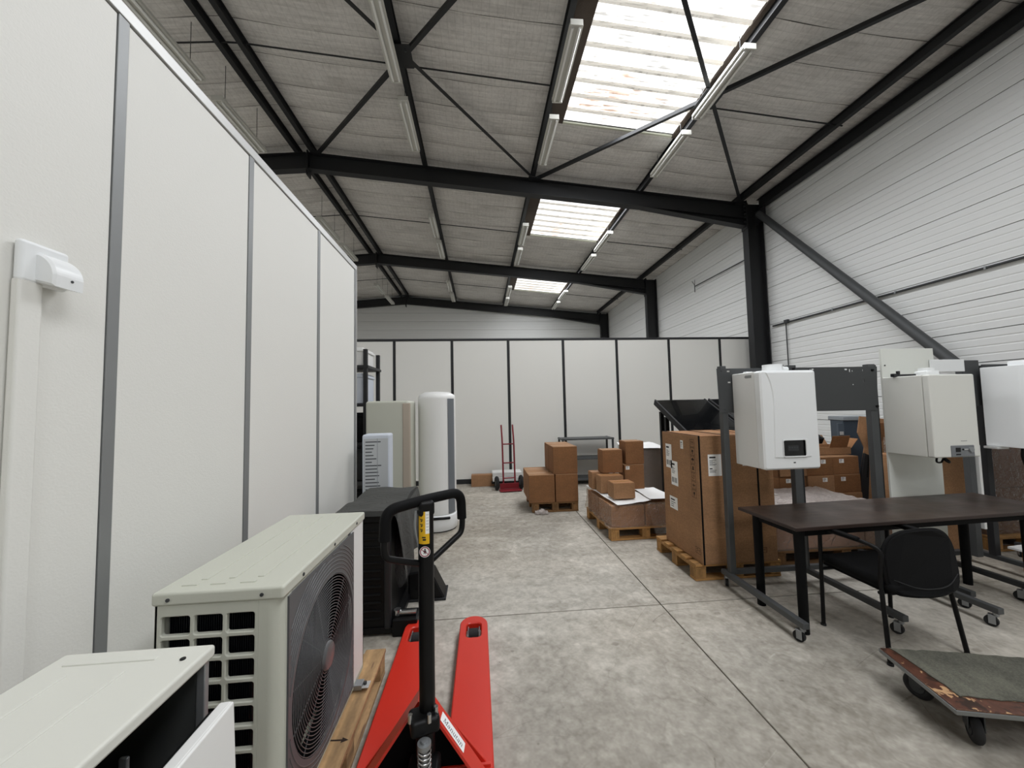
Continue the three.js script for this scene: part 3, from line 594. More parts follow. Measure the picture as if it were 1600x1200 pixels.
{ // the opened unit in the foreground
  const H = 0.843, D = 0.33, L = 0.9, t = thing('heat_pump', 'opened white outdoor unit in the foreground with its dark inside showing', 'heat pump', [-0.841, 0.157, -0.585]);
  const lid = obj('lid', bx(D + 0.014, 0.03, L + 0.014, [0, H - 0.015, 0], [0, 0, 0], 0.008), M.unitWhite, t);
  for (const x of [-0.09, 0.03]) obj('pressed_rib', bx(0.014, 0.005, L - 0.16, [x, H + 0.0005, 0], [0, 0, 0], 0.0023), M.unitWhite, lid);
  obj('pressed_rib', bx(0.2, 0.005, 0.012, [-0.03, H + 0.0005, -L / 2 + 0.04], [0, 0, 0], 0.0023), M.unitWhite, lid);
  obj('screw_hole', cyl(0.006, 0.006, 0.004, [D / 2 - 0.03, H + 0.0005, -L / 2 + 0.05], [0, 0, 0], 12), M.black, lid);
  const h = H - 0.05, cy = h / 2 + 0.02;
  obj('base_tray', bx(D, 0.04, L, [0, 0.02, 0], [0, 0, 0], 0.005), M.black, t);
  obj('back_panel', bx(0.012, h, L, [-D / 2 + 0.006, cy, 0]), M.unitWhite, t);
  obj('end_panel', bx(D - 0.03, h, 0.01, [-0.012, cy, -L / 2 + 0.006]), std('#3c3e3d', 0.6), t);
  obj('corner_post', bx(0.02, h, 0.016, [D / 2 - 0.012, cy, -L / 2 + 0.01]), M.zinc, t);
  obj('coil', bx(0.05, h - 0.05, L - 0.08, [-D / 2 + 0.05, cy, 0], [0, 0, 0], 0), M.coil, t);
  obj('divider', bx(D - 0.08, h - 0.02, 0.008, [-0.01, cy, 0.02]), M.blackMatt, t);
  obj('bracket', bx(0.018, h - 0.25, 0.008, [0.09, cy + 0.02, -0.31]), M.zinc, t);
  const comp = obj('compressor', prep(new THREE.LatheGeometry([[0, 0], [0.075, 0], [0.085, 0.03], [0.085, 0.27], [0.06, 0.32], [0, 0.335]].map(([x, y]) => new THREE.Vector2(x, y)), 28)).applyMatrix4(M4([0.0, 0.06, -0.25])), std('#26282a', 0.3), t);
  obj('compressor_cap', cyl(0.035, 0.04, 0.06, [0, 0.42, -0.25], [0, 0, 0], 16), M.black, comp);
  obj('pipe', tube([[0.02, 0.38, -0.2], [0.06, 0.55, -0.18], [0.1, 0.6, -0.22], [0.11, 0.4, -0.28], [0.1, 0.15, -0.3]], 0.008, 40), M.zinc, t);
  obj('pipe', tube([[0.07, 0.1, -0.1], [0.1, 0.45, -0.12], [0.06, 0.62, -0.16], [-0.04, 0.6, -0.2]], 0.009, 40), M.copper, t);
  obj('wire', tube([[0.12, 0.7, -0.1], [0.14, 0.5, -0.14], [0.11, 0.35, -0.1], [0.14, 0.2, -0.05]], 0.004, 40, 6), std('#c8402f', 0.5), t);
  obj('wire', tube([[0.12, 0.7, -0.09], [0.155, 0.52, -0.11], [0.13, 0.36, -0.07], [0.15, 0.22, -0.03]], 0.004, 40, 6), std('#2d4f9a', 0.5), t);
  obj('wire', tube([[0.11, 0.68, -0.12], [0.15, 0.56, -0.16], [0.12, 0.42, -0.15], [0.12, 0.2, -0.1]], 0.004, 40, 6), M.unitWhite, t);
  obj('insulation_tube', tube([[0.05, 0.5, -0.38], [0.1, 0.42, -0.36], [0.08, 0.3, -0.33], [0.05, 0.2, -0.36]], 0.018, 40, 10), M.rubber, t);
  const p = thing('front_panel', 'loose white casing panel leaning beside the opened outdoor unit', 'panel', [-0.572, 0.158, -0.58], 0);
  obj('sheet', bx(0.014, 0.73, 0.84, [0, 0.365, 0], [0, 0, 0], 0.005), M.white, p);
  obj('folded_edge', bx(0.03, 0.022, 0.84, [-0.012, 0.72, 0], [0, 0, 0], 0.005), M.white, p);
  obj('seal', bx(0.012, 0.02, 0.8, [-0.03, 0.717, 0]), M.blackMatt, p);
  p.rotation.z = 0.045;
}
// ---------------------------------------------------------------- pallets
const plankG = new Map();
function plank(name, w, h, d, pos, mat, parent, rot) {
  const k = [w, h, d].join(); if (!plankG.has(k)) plankG.set(k, bx(w, h, d, [0, 0, 0], [0, 0, 0], 0.003));
  const g = plankG.get(k).clone(), uv = g.attributes.uv, du = nA(pos[0] * 31 + w, pos[2] * 17 + 3) * 3, long = d > w;
  for (let i = 0; i < uv.count; i++) { const a = uv.getX(i), b = uv.getY(i); if (long) uv.setXY(i, b * 0.5 + du, a + du * 0.7); else uv.setXY(i, a * 0.5 + du, b + du * 0.7); }
  return obj(name, g, mat, parent, pos, rot);
}
function pallet(label, x0, x1, z0, z1, mat, turn = 0, { along = 'z', nTop = 5, group } = {}) {   // outer rectangle, z0 nearer the camera
  const w = x1 - x0, d = z0 - z1, t = thing('pallet', label, 'pallet', [(x0 + x1) / 2, 0, (z0 + z1) / 2], turn, group);
  const [A, B] = along === 'z' ? [w, d] : [d, w];           // boards run along B
  const P = (n, a, h, b, pa, y, pb) => along === 'z' ? plank(n, a, h, b, [pa, y, pb], mat, t) : plank(n, b, h, a, [pb, y, pa], mat, t);
  for (let i = 0; i < nTop; i++) P('top_board', i % 2 ? 0.1 : 0.115, 0.021, B, lerp(-A / 2 + 0.058, A / 2 - 0.058, i / (nTop - 1)), 0.134, 0);
  for (const b of [-B / 2 + 0.05, 0, B / 2 - 0.05]) {
    P('cross_board', A - 0.01, 0.02, 0.098, 0, 0.112, b);
    for (const a of [-A / 2 + 0.055, 0, A / 2 - 0.055]) P('block', 0.098, 0.078, 0.096, a, 0.063, b);
  }
  for (const a of [-A / 2 + 0.055, 0, A / 2 - 0.055]) P('bottom_board', 0.1, 0.021, B, a, 0.0125, 0);
  return t;
}
{
  const t = pallet('wooden pallet under the complete outdoor unit, stamped with a black arrow', -1.24, -0.585, -1.2, -2.4, M.wood);
  const arrow = poly([[-0.04, -0.004], [0.01, -0.004], [0.01, -0.014], [0.04, 0], [0.01, 0.014], [0.01, 0.004], [-0.04, 0.004]]);
  obj('arrow_mark', new THREE.ShapeGeometry(arrow), std('#2a1b10', 0.9), t, [0.28, 0.1452, 0.02], [-Math.PI / 2, 0, -0.06]);
  pallet('wooden pallet under the opened outdoor unit at the lower left', -1.24, -0.545, -0.02, -1.17, M.wood);
}
// ---------------------------------------------------------------- cable trunking on the partition
{
  const X = -1.276, t = thing('cable_trunking', 'white cable trunking with rounded wall cap on the partition', 'trunking', [X, 0, -1.15]);
  obj('trunk', bx(0.024, 1.96, 0.06, [0.012, 0.98, -0.006], [0, 0, 0], 0.007), M.wallPanel, t);
  obj('cap_plate', bx(0.024, 0.12, 0.125, [0.012, 2.012, -0.04], [0, 0, 0], 0.011), M.whiteGloss, t);
  const s = new THREE.Shape(); s.moveTo(0, 0); s.lineTo(0.062, -0.014); s.lineTo(0.064, 0.02); s.quadraticCurveTo(0.06, 0.06, 0.022, 0.08); s.lineTo(0, 0.084); s.closePath();
  const c = obj('cap_hood', ext(s, 0.085, 0.006, [0.01, 1.962, -0.098], [0, 0, 0], 10), M.whiteGloss, t);
  obj('screw', cyl(0.004, 0.004, 0.004, [0.073, 1.973, -0.06], [0, 0, Math.PI / 2], 10), M.steelGrey, c);
}
// ---------------------------------------------------------------- pallet truck
{
  const cx = -0.255, t = thing('pallet_truck', 'red hand pallet truck with black tiller, forks pointing away', 'pallet truck', [cx, 0, -1.6]);
  const tipZ = -1.19, heel = 0.05, W = 0.192;
  for (const s of [-1, 1]) {
    const x = s * 0.187, sh = new THREE.Shape(), a = W / 2;
    sh.moveTo(-a - 0.006, -heel); sh.lineTo(a + 0.006, -heel); sh.lineTo(a * 0.97, -tipZ - 0.085); sh.absarc(0, -tipZ - 0.085, a * 0.97, 0, Math.PI); sh.closePath();
    sh.holes.push(rrShape(0.1, 0.16, 0.03, 0, -tipZ - 0.16, THREE.Path));
    const f = obj('fork', ext(sh, 0.05, 0.006, [x, 0.035, 0], [-Math.PI / 2, 0, 0], 16), M.red, t);
    obj('load_roller', cyl(0.038, 0.038, 0.062, [x, 0.046, tipZ + 0.15], [0, 0, Math.PI / 2], 24), M.rubber, f);
    for (const q of [-1, 1]) obj('roller_plate', bx(0.006, 0.05, 0.11, [x + q * 0.037, 0.045, tipZ + 0.15]), M.zinc, f);
    obj('push_rod', rod([x, 0.03, 0], [x, 0.03, tipZ + 0.22], 0.012), M.steel, f);
  }
  // head: A-shaped frame rising from the fork heels
  const apex = [0.0, 0.395, -0.03], fl = (s) => {
    const a = V3(0.012 * s, 0.395, -0.05), b = V3(0.3 * s, 0.03, 0.02), n = b.clone().sub(a), up = V3(s * 0.78, 0.62, 0).normalize();
    return between(poly([[-0.042, -0.005], [0.042, -0.005], [0.042, 0.005], [-0.042, 0.005]]), a.toArray(), b.toArray(), up.toArray());
  };
  for (const s of [-1, 1]) {
    const g = obj('head_flange', fl(s), M.red, t);
    if (s === 1) {
      const a = V3(0.012, 0.395, -0.05), b = V3(0.3, 0.03, 0.02), z = b.clone().sub(a).normalize(), up = V3(0.78, 0.62, 0).normalize(), x = up.clone().cross(z).normalize(), y = z.clone().cross(x);
      const m = new THREE.Matrix4().makeBasis(z, x.clone().negate(), y); const q = a.clone().lerp(b, 0.37).addScaledVector(y, 0.0062).addScaledVector(x, -0.002);
      if (new THREE.Vector3().crossVectors(z, x.clone().negate()).dot(y) < 0) m.makeBasis(z, x, y);
      const st = obj('brand_sticker', card2d(0.15, 0.05), M.brandSticker, g); m.setPosition(q); st.applyMatrix4(m);
    }
  }
  const web = poly([[-0.012, 0.39], [0.012, 0.39], [0.295, 0.035], [0.24, 0.035], [0.03, 0.3], [-0.03, 0.3], [-0.24, 0.035], [-0.295, 0.035]]);
  obj('head_plate', ext(web, 0.01, 0.002, [0, 0, -0.09]), M.red, t);
  obj('cross_plate', bx(0.55, 0.075, 0.012, [0, 0.06, -0.06]), M.red, t);
  obj('dark_fill', ext(poly([[0, 0.36], [0.262, 0.04], [-0.262, 0.04]]), 0.008, 0.001, [0, 0, -0.078]), M.blackMatt, t);  // black plate added to make the shaded inside of the head dark
  obj('base_plate', bx(0.42, 0.02, 0.16, [0, 0.075, 0.02], [0, 0, 0], 0.006), M.black, t);
  // pump
  obj('pump_block', bx(0.12, 0.12, 0.1, [0.02, 0.17, 0.06], [0, 0, 0], 0.015), M.black, t);
  obj('pump_cylinder', cyl(0.036, 0.04, 0.3, [0.02, 0.24, 0.02], [0, 0, 0], 20), M.black, t);
  obj('pump_head', bx(0.11, 0.06, 0.09, [0.02, 0.375, 0.05], [0, 0.3, 0], 0.015), M.black, t);
  const helix = []; for (let i = 0; i <= 120; i++) { const a = i / 120 * Math.PI * 2 * 7; helix.push([0.022 * Math.cos(a), i / 120 * 0.11, 0.022 * Math.sin(a)]); }
  const sp = obj('spring', tube(helix, 0.0042, 240, 6), M.chrome, t, [0.03, 0.225, 0.12]);
  obj('spring_rod', cyl(0.012, 0.012, 0.15, [0, 0.06, 0], [0, 0, 0], 14), M.zinc, sp); obj('spring_cap', cyl(0.025, 0.025, 0.016, [0, 0.118, 0], [0, 0, 0], 18), M.zinc, sp);
  for (const [x, z] of [[-0.026, 0.085], [0.045, 0.09], [0.066, 0.055]]) obj('bolt', cyl(0.009, 0.009, 0.03, [x, 0.412, z], [0, 0, 0], 6), M.chrome, t);
  obj('pedal', tube([[0.05, 0.2, 0.1], [0.1, 0.22, 0.14], [0.12, 0.25, 0.2]], 0.01, 20), M.black, t);
  obj('base_yoke', bx(0.24, 0.05, 0.14, [0, 0.105, 0.05], [0, 0, 0], 0.012), M.black, t);
  for (const s of [-1, 1]) { const w = obj('steering_wheel', prep(new THREE.CylinderGeometry(0.09, 0.09, 0.05, 32)).applyMatrix4(M4([s * 0.065, 0.09, 0.07], [0, 0, Math.PI / 2])), M.rubber, t); obj('wheel_hub', cyl(0.045, 0.045, 0.054, [s * 0.065, 0.09, 0.07], [0, 0, Math.PI / 2], 20), M.zinc, w); }
  obj('chain', tube([[0.03, 0.3, 0.09], [0.05, 0.22, 0.1], [0.06, 0.14, 0.07]], 0.005, 20, 6), M.zinc, t);
  // tiller
  const tz = 0.012 + 0.02, sx = 0.03, ti = obj('tiller', [pipe([[sx, 0.36, tz], [sx, 0.7, tz], [sx, 1.17, tz]], 0.0305, 0.02, 40, 18)], M.black, t);
  const th = 0.7, ux = Math.cos(th), uz = -Math.sin(th), Q = (a, y, f = 0) => [sx + a * ux, y, tz - 0.015 + a * uz + f];
  obj('handle_loop', pipe([Q(-0.02, 0.955), Q(-0.175, 1.02), Q(-0.182, 1.06), Q(-0.175, 1.195), Q(0, 1.205), Q(0.175, 1.205), Q(0.182, 1.07), Q(0.175, 1.03), Q(0.02, 0.955)], 0.0125, 0.05, 120, 12), M.black, ti);
  obj('hand_grip', pipe([Q(-0.179, 1.085), Q(-0.175, 1.195), Q(0, 1.205), Q(0.175, 1.205), Q(0.179, 1.09)], 0.0205, 0.06, 120, 14), M.blackMatt, ti);
  obj('handle_neck', bx(0.064, 0.06, 0.055, [sx, 1.175, tz], [0, th * 0.5, 0], 0.014), M.black, ti);
  obj('release_lever', tube([Q(-0.045, 1.17, 0), Q(-0.05, 1.1, 0), Q(-0.035, 1.03, 0), Q(-0.02, 0.97, 0)], 0.006, 24), M.zinc, ti);
  const bend = (w, h) => { const g = new THREE.CylinderGeometry(0.0312, 0.0312, h, 12, 1, true, -w / 2, w); return g; };
  obj('warning_sticker', bend(1.5, 0.125), M.yellowSticker, ti, [sx, 1.105, tz], [0, -0.15, 0]);
  obj('warning_sign', new THREE.CircleGeometry(0.0215, 32), M.noSign, ti, [sx, 1.013, tz + 0.0312], [0, 0.0, 0]);
}
// ---------------------------------------------------------------- black unit under a cover, and what stands behind it
{
  const H = 0.79, D = 0.36, L = 0.86, t = thing('heat_pump', 'black outdoor unit behind the pallet truck, half hidden by a dark cover', 'heat pump', [-0.825, 0.02, -3.2]);
  const frames = []; obj('casing', bx(D, H - 0.06, L - 0.02, [0, H / 2, 0], [0, 0, 0], 0.015), M.black, t);
  for (let k = 0; k < 12; k++) obj('louvre', bx(D - 0.09, 0.012, 0.014, [-0.02, 0.1 + k * 0.054, L / 2 - 0.006], [0.5, 0, 0]), M.black, t);
  obj('corner_post', bx(0.05, H - 0.05, 0.05, [D / 2 - 0.02, H / 2, L / 2 - 0.02], [0, 0, 0], 0.018), M.anthracite, t);
  obj('lid', bx(D + 0.02, 0.05, L + 0.02, [0, H - 0.01, 0], [0, 0, 0], 0.012), M.black, t);
  obj('base_tray', bx(D + 0.06, 0.04, L, [0.02, 0.02, 0]), M.black, t);
  obj('fan_cover', prep(new THREE.SphereGeometry(0.3, 28, 14, 0, Math.PI * 2, 0, Math.PI / 2)).applyMatrix4(M4([D / 2 - 0.02, 0.42, -0.02], [0, 0, -Math.PI / 2], [1, 0.32, 1])), M.clothDark, t);
  const f = thing('plinth_block', 'small black plinth with a chrome fitting beside the black unit', 'plinth', [-0.545, 0, -2.83]);
  obj('block', bx(0.17, 0.115, 0.16, [0, 0.058, 0], [0, 0, 0], 0.01), M.black, f);
  obj('fitting', cyl(0.018, 0.018, 0.12, [0.01, 0.135, 0.02], [0, 0, Math.PI / 2], 16), M.chrome, f); obj('knob', cyl(0.026, 0.022, 0.04, [-0.06, 0.14, 0.02], [0, 0, 0], 16), M.chrome, f);
  // cover: cloth over the lid with a flap hanging in folds on the aisle side
  const nx = 46, nz = 40, pos = [], idx = [], top = 0.845, x0 = -1.03, W = 0.43, fall = 0.42;
  for (let i = 0; i <= nx; i++) for (let j = 0; j <= nz; j++) {
    const s = i / nx * (W + fall), v = j / nz, z = lerp(-2.745, -3.66, v); let x, y;
    if (s < W) { x = x0 + s; y = top + 0.012 * Math.sin(v * 9 + s * 6) * 0.5 + 0.02 * (nA(s * 7, v * 6) - 0.5); } else { const d = s - W, bulge = smooth(0.15, 0.5, v) * (1 - smooth(0.55, 1, v)); x = x0 + W + 0.03 * Math.sqrt(d / fall) + 0.045 * d / fall * (0.5 + 0.5 * Math.sin(v * 26 + 1)) + 0.05 * bulge * Math.sin(Math.PI * d / fall * 0.8); y = top - d * (0.85 + 0.2 * nB(v * 5, 1)) + (d < 0.03 ? -0.004 : 0); }
    if (v < 0.02) y -= 0.03; pos.push(x, y, z); if (i < nx && j < nz) { const k = i * (nz + 1) + j; idx.push(k, k + nz + 1, k + 1, k + 1, k + nz + 1, k + nz + 2); }
  }
  const g = new THREE.BufferGeometry(); g.setAttribute('position', new THREE.Float32BufferAttribute(pos, 3)); g.setIndex(idx); g.computeVertexNormals(); metreUV(g);
  const cov = tag(obj('dust_cover', g, new THREE.MeshStandardMaterial({ color: '#42423f', roughness: 0.92, bumpMap: filmBump, bumpScale: 0.004, side: THREE.DoubleSide })), 'dark grey cloth cover draped over the black outdoor unit', 'cover');
  const w = thing('wedge', 'black triangular wedge on the floor behind the tiller', 'wedge', [-0.47, 0, -3.33]);
  obj('wedge_body', ext(poly([[-0.14, 0], [0.16, 0], [0.15, 0.02], [0.06, 0.2], [0.0, 0.24], [-0.14, 0.22]]), 0.2, 0.012, [0, 0, -0.1]), M.black, w);
  obj('wedge_lip', bx(0.31, 0.014, 0.24, [0.01, 0.008, 0]), M.rubber, w);
  obj('handle_slot', bx(0.06, 0.02, 0.01, [-0.05, 0.1, 0.101]), M.blackMatt, w);
  const b = thing('packed_board', 'upright grey packed slab with dark printed lines near the partition end', 'package', [-1.03, 0, -3.93], 0.05);
  obj('wrapping', bx(0.26, 1.32, 0.2, [0, 0.66, 0], [0, 0, 0], 0.02), M.blueBag, b);
  obj('print', card2d(0.23, 1.2), M.bagPrint, b, [0, 0.68, 0.1012]);
  const a = thing('storage_tank', 'pale boxed water heater left of the rounded white tank', 'water heater', [-1.1, 0, -4.85]);
  obj('casing', bx(0.5, 1.62, 0.5, [0, 0.85, 0], [0, 0, 0], 0.03), M.cream, a); obj('side_trim', bx(0.09, 1.56, 0.05, [0.225, 0.85, 0.24], [0, 0, 0], 0.012), std('#b3a798', 0.5), a); obj('plinth', bx(0.46, 0.06, 0.46, [0, 0.03, 0]), M.black, a);
  // tank with rounded foot
  const k = thing('storage_tank', 'rounded white water tank with grey side strip and black foot slot', 'water heater', [-0.575, 0, -5.12]);
  obj('jacket', prep(new THREE.LatheGeometry([[0, 0.2], [0.243, 0.2], [0.245, 0.22], [0.245, 1.68], [0.235, 1.73], [0.16, 1.77], [0, 1.78]].map(([x, y]) => new THREE.Vector2(x, y)), 48)), M.white, k);
  obj('side_strip', prep(new THREE.CylinderGeometry(0.249, 0.249, 1.46, 12, 1, true, 0.68, 0.5)).applyMatrix4(M4([0, 0.95, 0])), std('#70757a', 0.5, { side: THREE.DoubleSide }), k);
  obj('foot', prep(new THREE.LatheGeometry([[0, 0], [0.225, 0], [0.25, 0.02], [0.262, 0.1], [0.262, 0.19], [0.245, 0.21], [0, 0.21]].map(([x, y]) => new THREE.Vector2(x, y)), 48)), M.whiteGloss, k);
  obj('foot_ring', prep(new THREE.CylinderGeometry(0.242, 0.235, 0.016, 48)).applyMatrix4(M4([0, 0.004, 0])), M.black, k);
  const gr = []; for (let i = 0; i <= 20; i++) { const q = -0.5 + i * 0.06; gr.push([0.262 * Math.sin(q), 0.17 + 0.012 * Math.sin(i * 0.157), 0.262 * Math.cos(q)]); }
  obj('foot_slot', tube(gr, 0.017, 40, 8), M.black, k);
}
// ---------------------------------------------------------------- cartons
function carton(label, w, h, d, pos, turn = 0, { mat = M.card, stickers = [], group, flaps = true, tape = 'x' } = {}) {
  const t = thing('cardboard_box', label, 'box', pos, turn, group);
  obj('body', bx(w, h - 0.006, d, [0, (h - 0.006) / 2, 0], [0, 0, 0], 0.006), mat, t);
  if (flaps) { const a = tape === 'x'; for (const s of [-1, 1]) obj('flap', bx(a ? w - 0.004 : w / 2 - 0.004, 0.005, a ? d / 2 - 0.004 : d - 0.004, [a ? 0 : s * w / 4, h - 0.003, a ? s * d / 4 : 0], [0, 0, 0], 0.0022), mat === M.cardDark ? M.card : M.cardPale, t); obj('tape', bx(a ? w - 0.01 : 0.05, 0.0012, a ? 0.05 : d - 0.01, [0, h + 0.0002, 0], [0, 0, 0], 0), M.tape, t); }  // flaps a tone paler than the body: lit top put into the colour
  for (const [m, sw, sh, px, py, face = 'front'] of stickers) { const q = obj('label', card2d(sw, sh), m, t); if (face === 'front') q.position.set(px, py, d / 2 + 0.0008); else { q.position.set(-w / 2 - 0.0008, py, px); q.rotation.y = -Math.PI / 2; } }
  return t;
}
// pallet of large cartons at the back of the aisle
{
  pallet('dark wooden pallet under the large brown cartons at the aisle end', 0.735, 1.42, -5.55, -6.3, M.woodOld, 0, { along: 'x' });
  const g = undefined, y = 0.146, w = 0.335, h = 0.4, d = 0.36;
  carton('large carton at the left front of the aisle-end pallet', 0.38, h, d, [0.88, y, -5.72], 0.0, { mat: M.cardDark });
  carton('large carton at the right front, beneath another on the aisle-end pallet', w, h, d, [1.252, y, -5.72], 0, { mat: M.cardDark });
  carton('large carton behind the left front one, aisle-end pallet', 0.38, h, d, [0.88, y, -6.09], 0, { mat: M.cardDark });
  carton('large carton at the right rear, bottom layer of the aisle-end pallet', w, h, d, [1.252, y, -6.09], 0, { mat: M.cardDark });
  carton('upper large carton at the front of the aisle-end pallet', w + 0.03, 0.4, d, [1.24, y + h + 0.001, -5.74], 0.02, { mat: M.cardDark });
  carton('upper large carton at the rear of the aisle-end pallet', w + 0.03, 0.4, d, [1.24, y + h + 0.001, -6.11], -0.01, { mat: M.cardDark });
  const s = thing('plastic_scrap', 'crumpled scrap of clear film lying by the aisle-end pallet', 'plastic', [0.86, 0.0, -5.5]);
  const ig = mergeVertices(prep(new THREE.IcosahedronGeometry(0.06, 3)).deleteAttribute('uv').deleteAttribute('normal')); { const p = ig.attributes.position; for (let i = 0; i < p.count; i++) { const k = 0.6 + 0.9 * nA(p.getX(i) * 60 + 5, p.getY(i) * 60 + p.getZ(i) * 45); p.setXYZ(i, p.getX(i) * k * 1.3, Math.abs(p.getY(i) * k * 0.9) + 0.002, p.getZ(i) * k); } } ig.computeVertexNormals();
  obj('film', metreUV(ig), M.filmMilky, s);
}
// film-wrapped pallet with white sheets and small cartons on it
function wrapSkin(w, h, d, amp, seed, skirt = 0) {     // film pulled round a block: a crinkled shell, open at the bottom
  const n = 44, pos = [], idx = [], rows = 20, per = 4 * n;
  for (let r = 0; r <= rows; r++) for (let i = 0; i <= per; i++) {
    const s = Math.floor(i / n) % 4, t = (i % n) / n, a = [[-1 + 2 * t, 1], [1, 1 - 2 * t], [1 - 2 * t, -1], [-1, -1 + 2 * t]][s], y = h * r / rows, k = amp * (0.3 + 1.4 * Math.abs(nA(i * 0.45 + seed, r * 0.35 + 0.25 * i) - 0.5) * 2 * 0.5) + skirt * Math.pow(1 - r / rows, 3) * (0.4 + nB((i % per) * 0.4 + seed, 2));
    pos.push(a[0] * (w / 2 + k), y, a[1] * (d / 2 + k)); if (r < rows && i < per) { const q = r * (per + 1) + i; idx.push(q, q + 1, q + per + 1, q + 1, q + per + 2, q + per + 1); }
  }
  const g = new THREE.BufferGeometry(); g.setAttribute('position', new THREE.Float32BufferAttribute(pos, 3)); g.setIndex(idx); g.computeVertexNormals(); return metreUV(g);
}
function sheetGeo(pts, seg, fn) {        // paper sheet over a quad of corner points, lifted by fn(u, v)
  const pos = [], idx = []; for (let i = 0; i <= seg; i++) for (let j = 0; j <= seg; j++) { const u = i / seg, v = j / seg, p = [0, 1, 2].map((k) => lerp(lerp(pts[0][k], pts[1][k], u), lerp(pts[3][k], pts[2][k], u), v)); pos.push(p[0], p[1] + fn(u, v), p[2]); if (i < seg && j < seg) { const q = i * (seg + 1) + j; idx.push(q, q + 1, q + seg + 1, q + 1, q + seg + 2, q + seg + 1); } }
  const g = new THREE.BufferGeometry(); g.setAttribute('position', new THREE.Float32BufferAttribute(pos, 3)); g.setIndex(idx); g.computeVertexNormals(); return metreUV(g);
}
const paperMat = std('#f2f2f0', 0.75, { side: THREE.DoubleSide });
{
  pallet('wooden pallet under the film-wrapped load with white sheets', 1.46, 2.3, -4.3, -5.25, M.woodPale, 0.02, { along: 'x' });
  const t = thing('wrapped_load', 'low brown load wrapped in clear film under white sheets', 'wrapped load', [1.88, 0.146, -4.78], 0.02);
  for (const [x, z] of [[-0.2, 0.23], [0.21, 0.23], [-0.2, -0.23], [0.21, -0.23]]) obj('packed_carton', bx(0.4, 0.24, 0.44, [x, 0.12, z], [0, 0, 0], 0.008), M.cardPale, t);
  obj('stretch_film', wrapSkin(0.815, 0.262, 0.905, 0.012, 3, 0.03), M.film, t);
  obj('film_tail', sheetGeo([[0.02, 0.26, 0.47], [0.34, 0.25, 0.47], [0.22, -0.13, 0.56], [0.1, -0.13, 0.54]], 18, (u, v) => 0.03 * (nA(u * 6, v * 5) - 0.5)), M.film, t);
  tag(obj('paper_sheet', sheetGeo([[1.44, 0.424, -5.2], [2.0, 0.424, -5.15], [1.98, 0.426, -4.34], [1.545, 0.39, -4.27]], 16, (u, v) => 0.012 * nA(u * 5, v * 5) + 0.02 * Math.pow(1 - u, 3)), paperMat), 'white sheet creased over the left corner of the wrapped load', 'paper');
  tag(obj('paper_sheet', sheetGeo([[1.99, 0.446, -4.9], [2.27, 0.446, -4.9], [2.29, 0.444, -4.33], [1.96, 0.444, -4.33]], 12, (u, v) => 0.008 * nB(u * 4, v * 4)), paperMat), 'white sheet lying flat at the right of the wrapped load', 'paper');
  const y = 0.44;
  carton('small open-topped carton at the front of the white sheets', 0.265, 0.185, 0.2, [1.69, y, -4.52], 0.02, { mat: M.card });
  carton('small carton second in the row behind the front one', 0.3, 0.215, 0.18, [1.65, y, -4.82], 0.03, { mat: M.card });
  carton('small carton at the left rear of the white sheets', 0.22, 0.22, 0.18, [1.575, y, -5.06], 0.02, { mat: M.card });
  carton('carton stacked on the small cartons of the wrapped load', 0.27, 0.3, 0.2, [1.72, y + 0.222, -4.98], 0.02, { mat: M.cardDark });
  carton('taller carton with a small white label at the rear right of the wrapped load', 0.26, 0.32, 0.24, [2.0, y + 0.006, -4.97], 0, { mat: M.cardDark, stickers: [[M.labelSmall, 0.05, 0.045, -0.09, 0.28]] });
  carton('upper carton standing on the labelled carton', 0.25, 0.3, 0.22, [2.02, y + 0.328, -4.98], 0.03, { mat: M.cardDark });
  const b = thing('wrapped_load', 'tall film-wrapped block with white top behind the small cartons', 'wrapped load', [2.52, 0, -5.85]);
  obj('packed_block', bx(0.5, 0.86, 0.5, [0, 0.43, 0], [0, 0, 0], 0.02), std('#8b7f78', 0.7), b); obj('stretch_film', wrapSkin(0.52, 0.88, 0.52, 0.012, 9), M.film, b);
  obj('top_sheet', sheetGeo([[-0.28, 0.9, -0.28], [0.28, 0.9, -0.28], [0.3, 0.86, 0.29], [-0.3, 0.86, 0.29]], 12, (u, v) => 0.03 * nA(u * 4 + 4, v * 4)), paperMat, b);
}
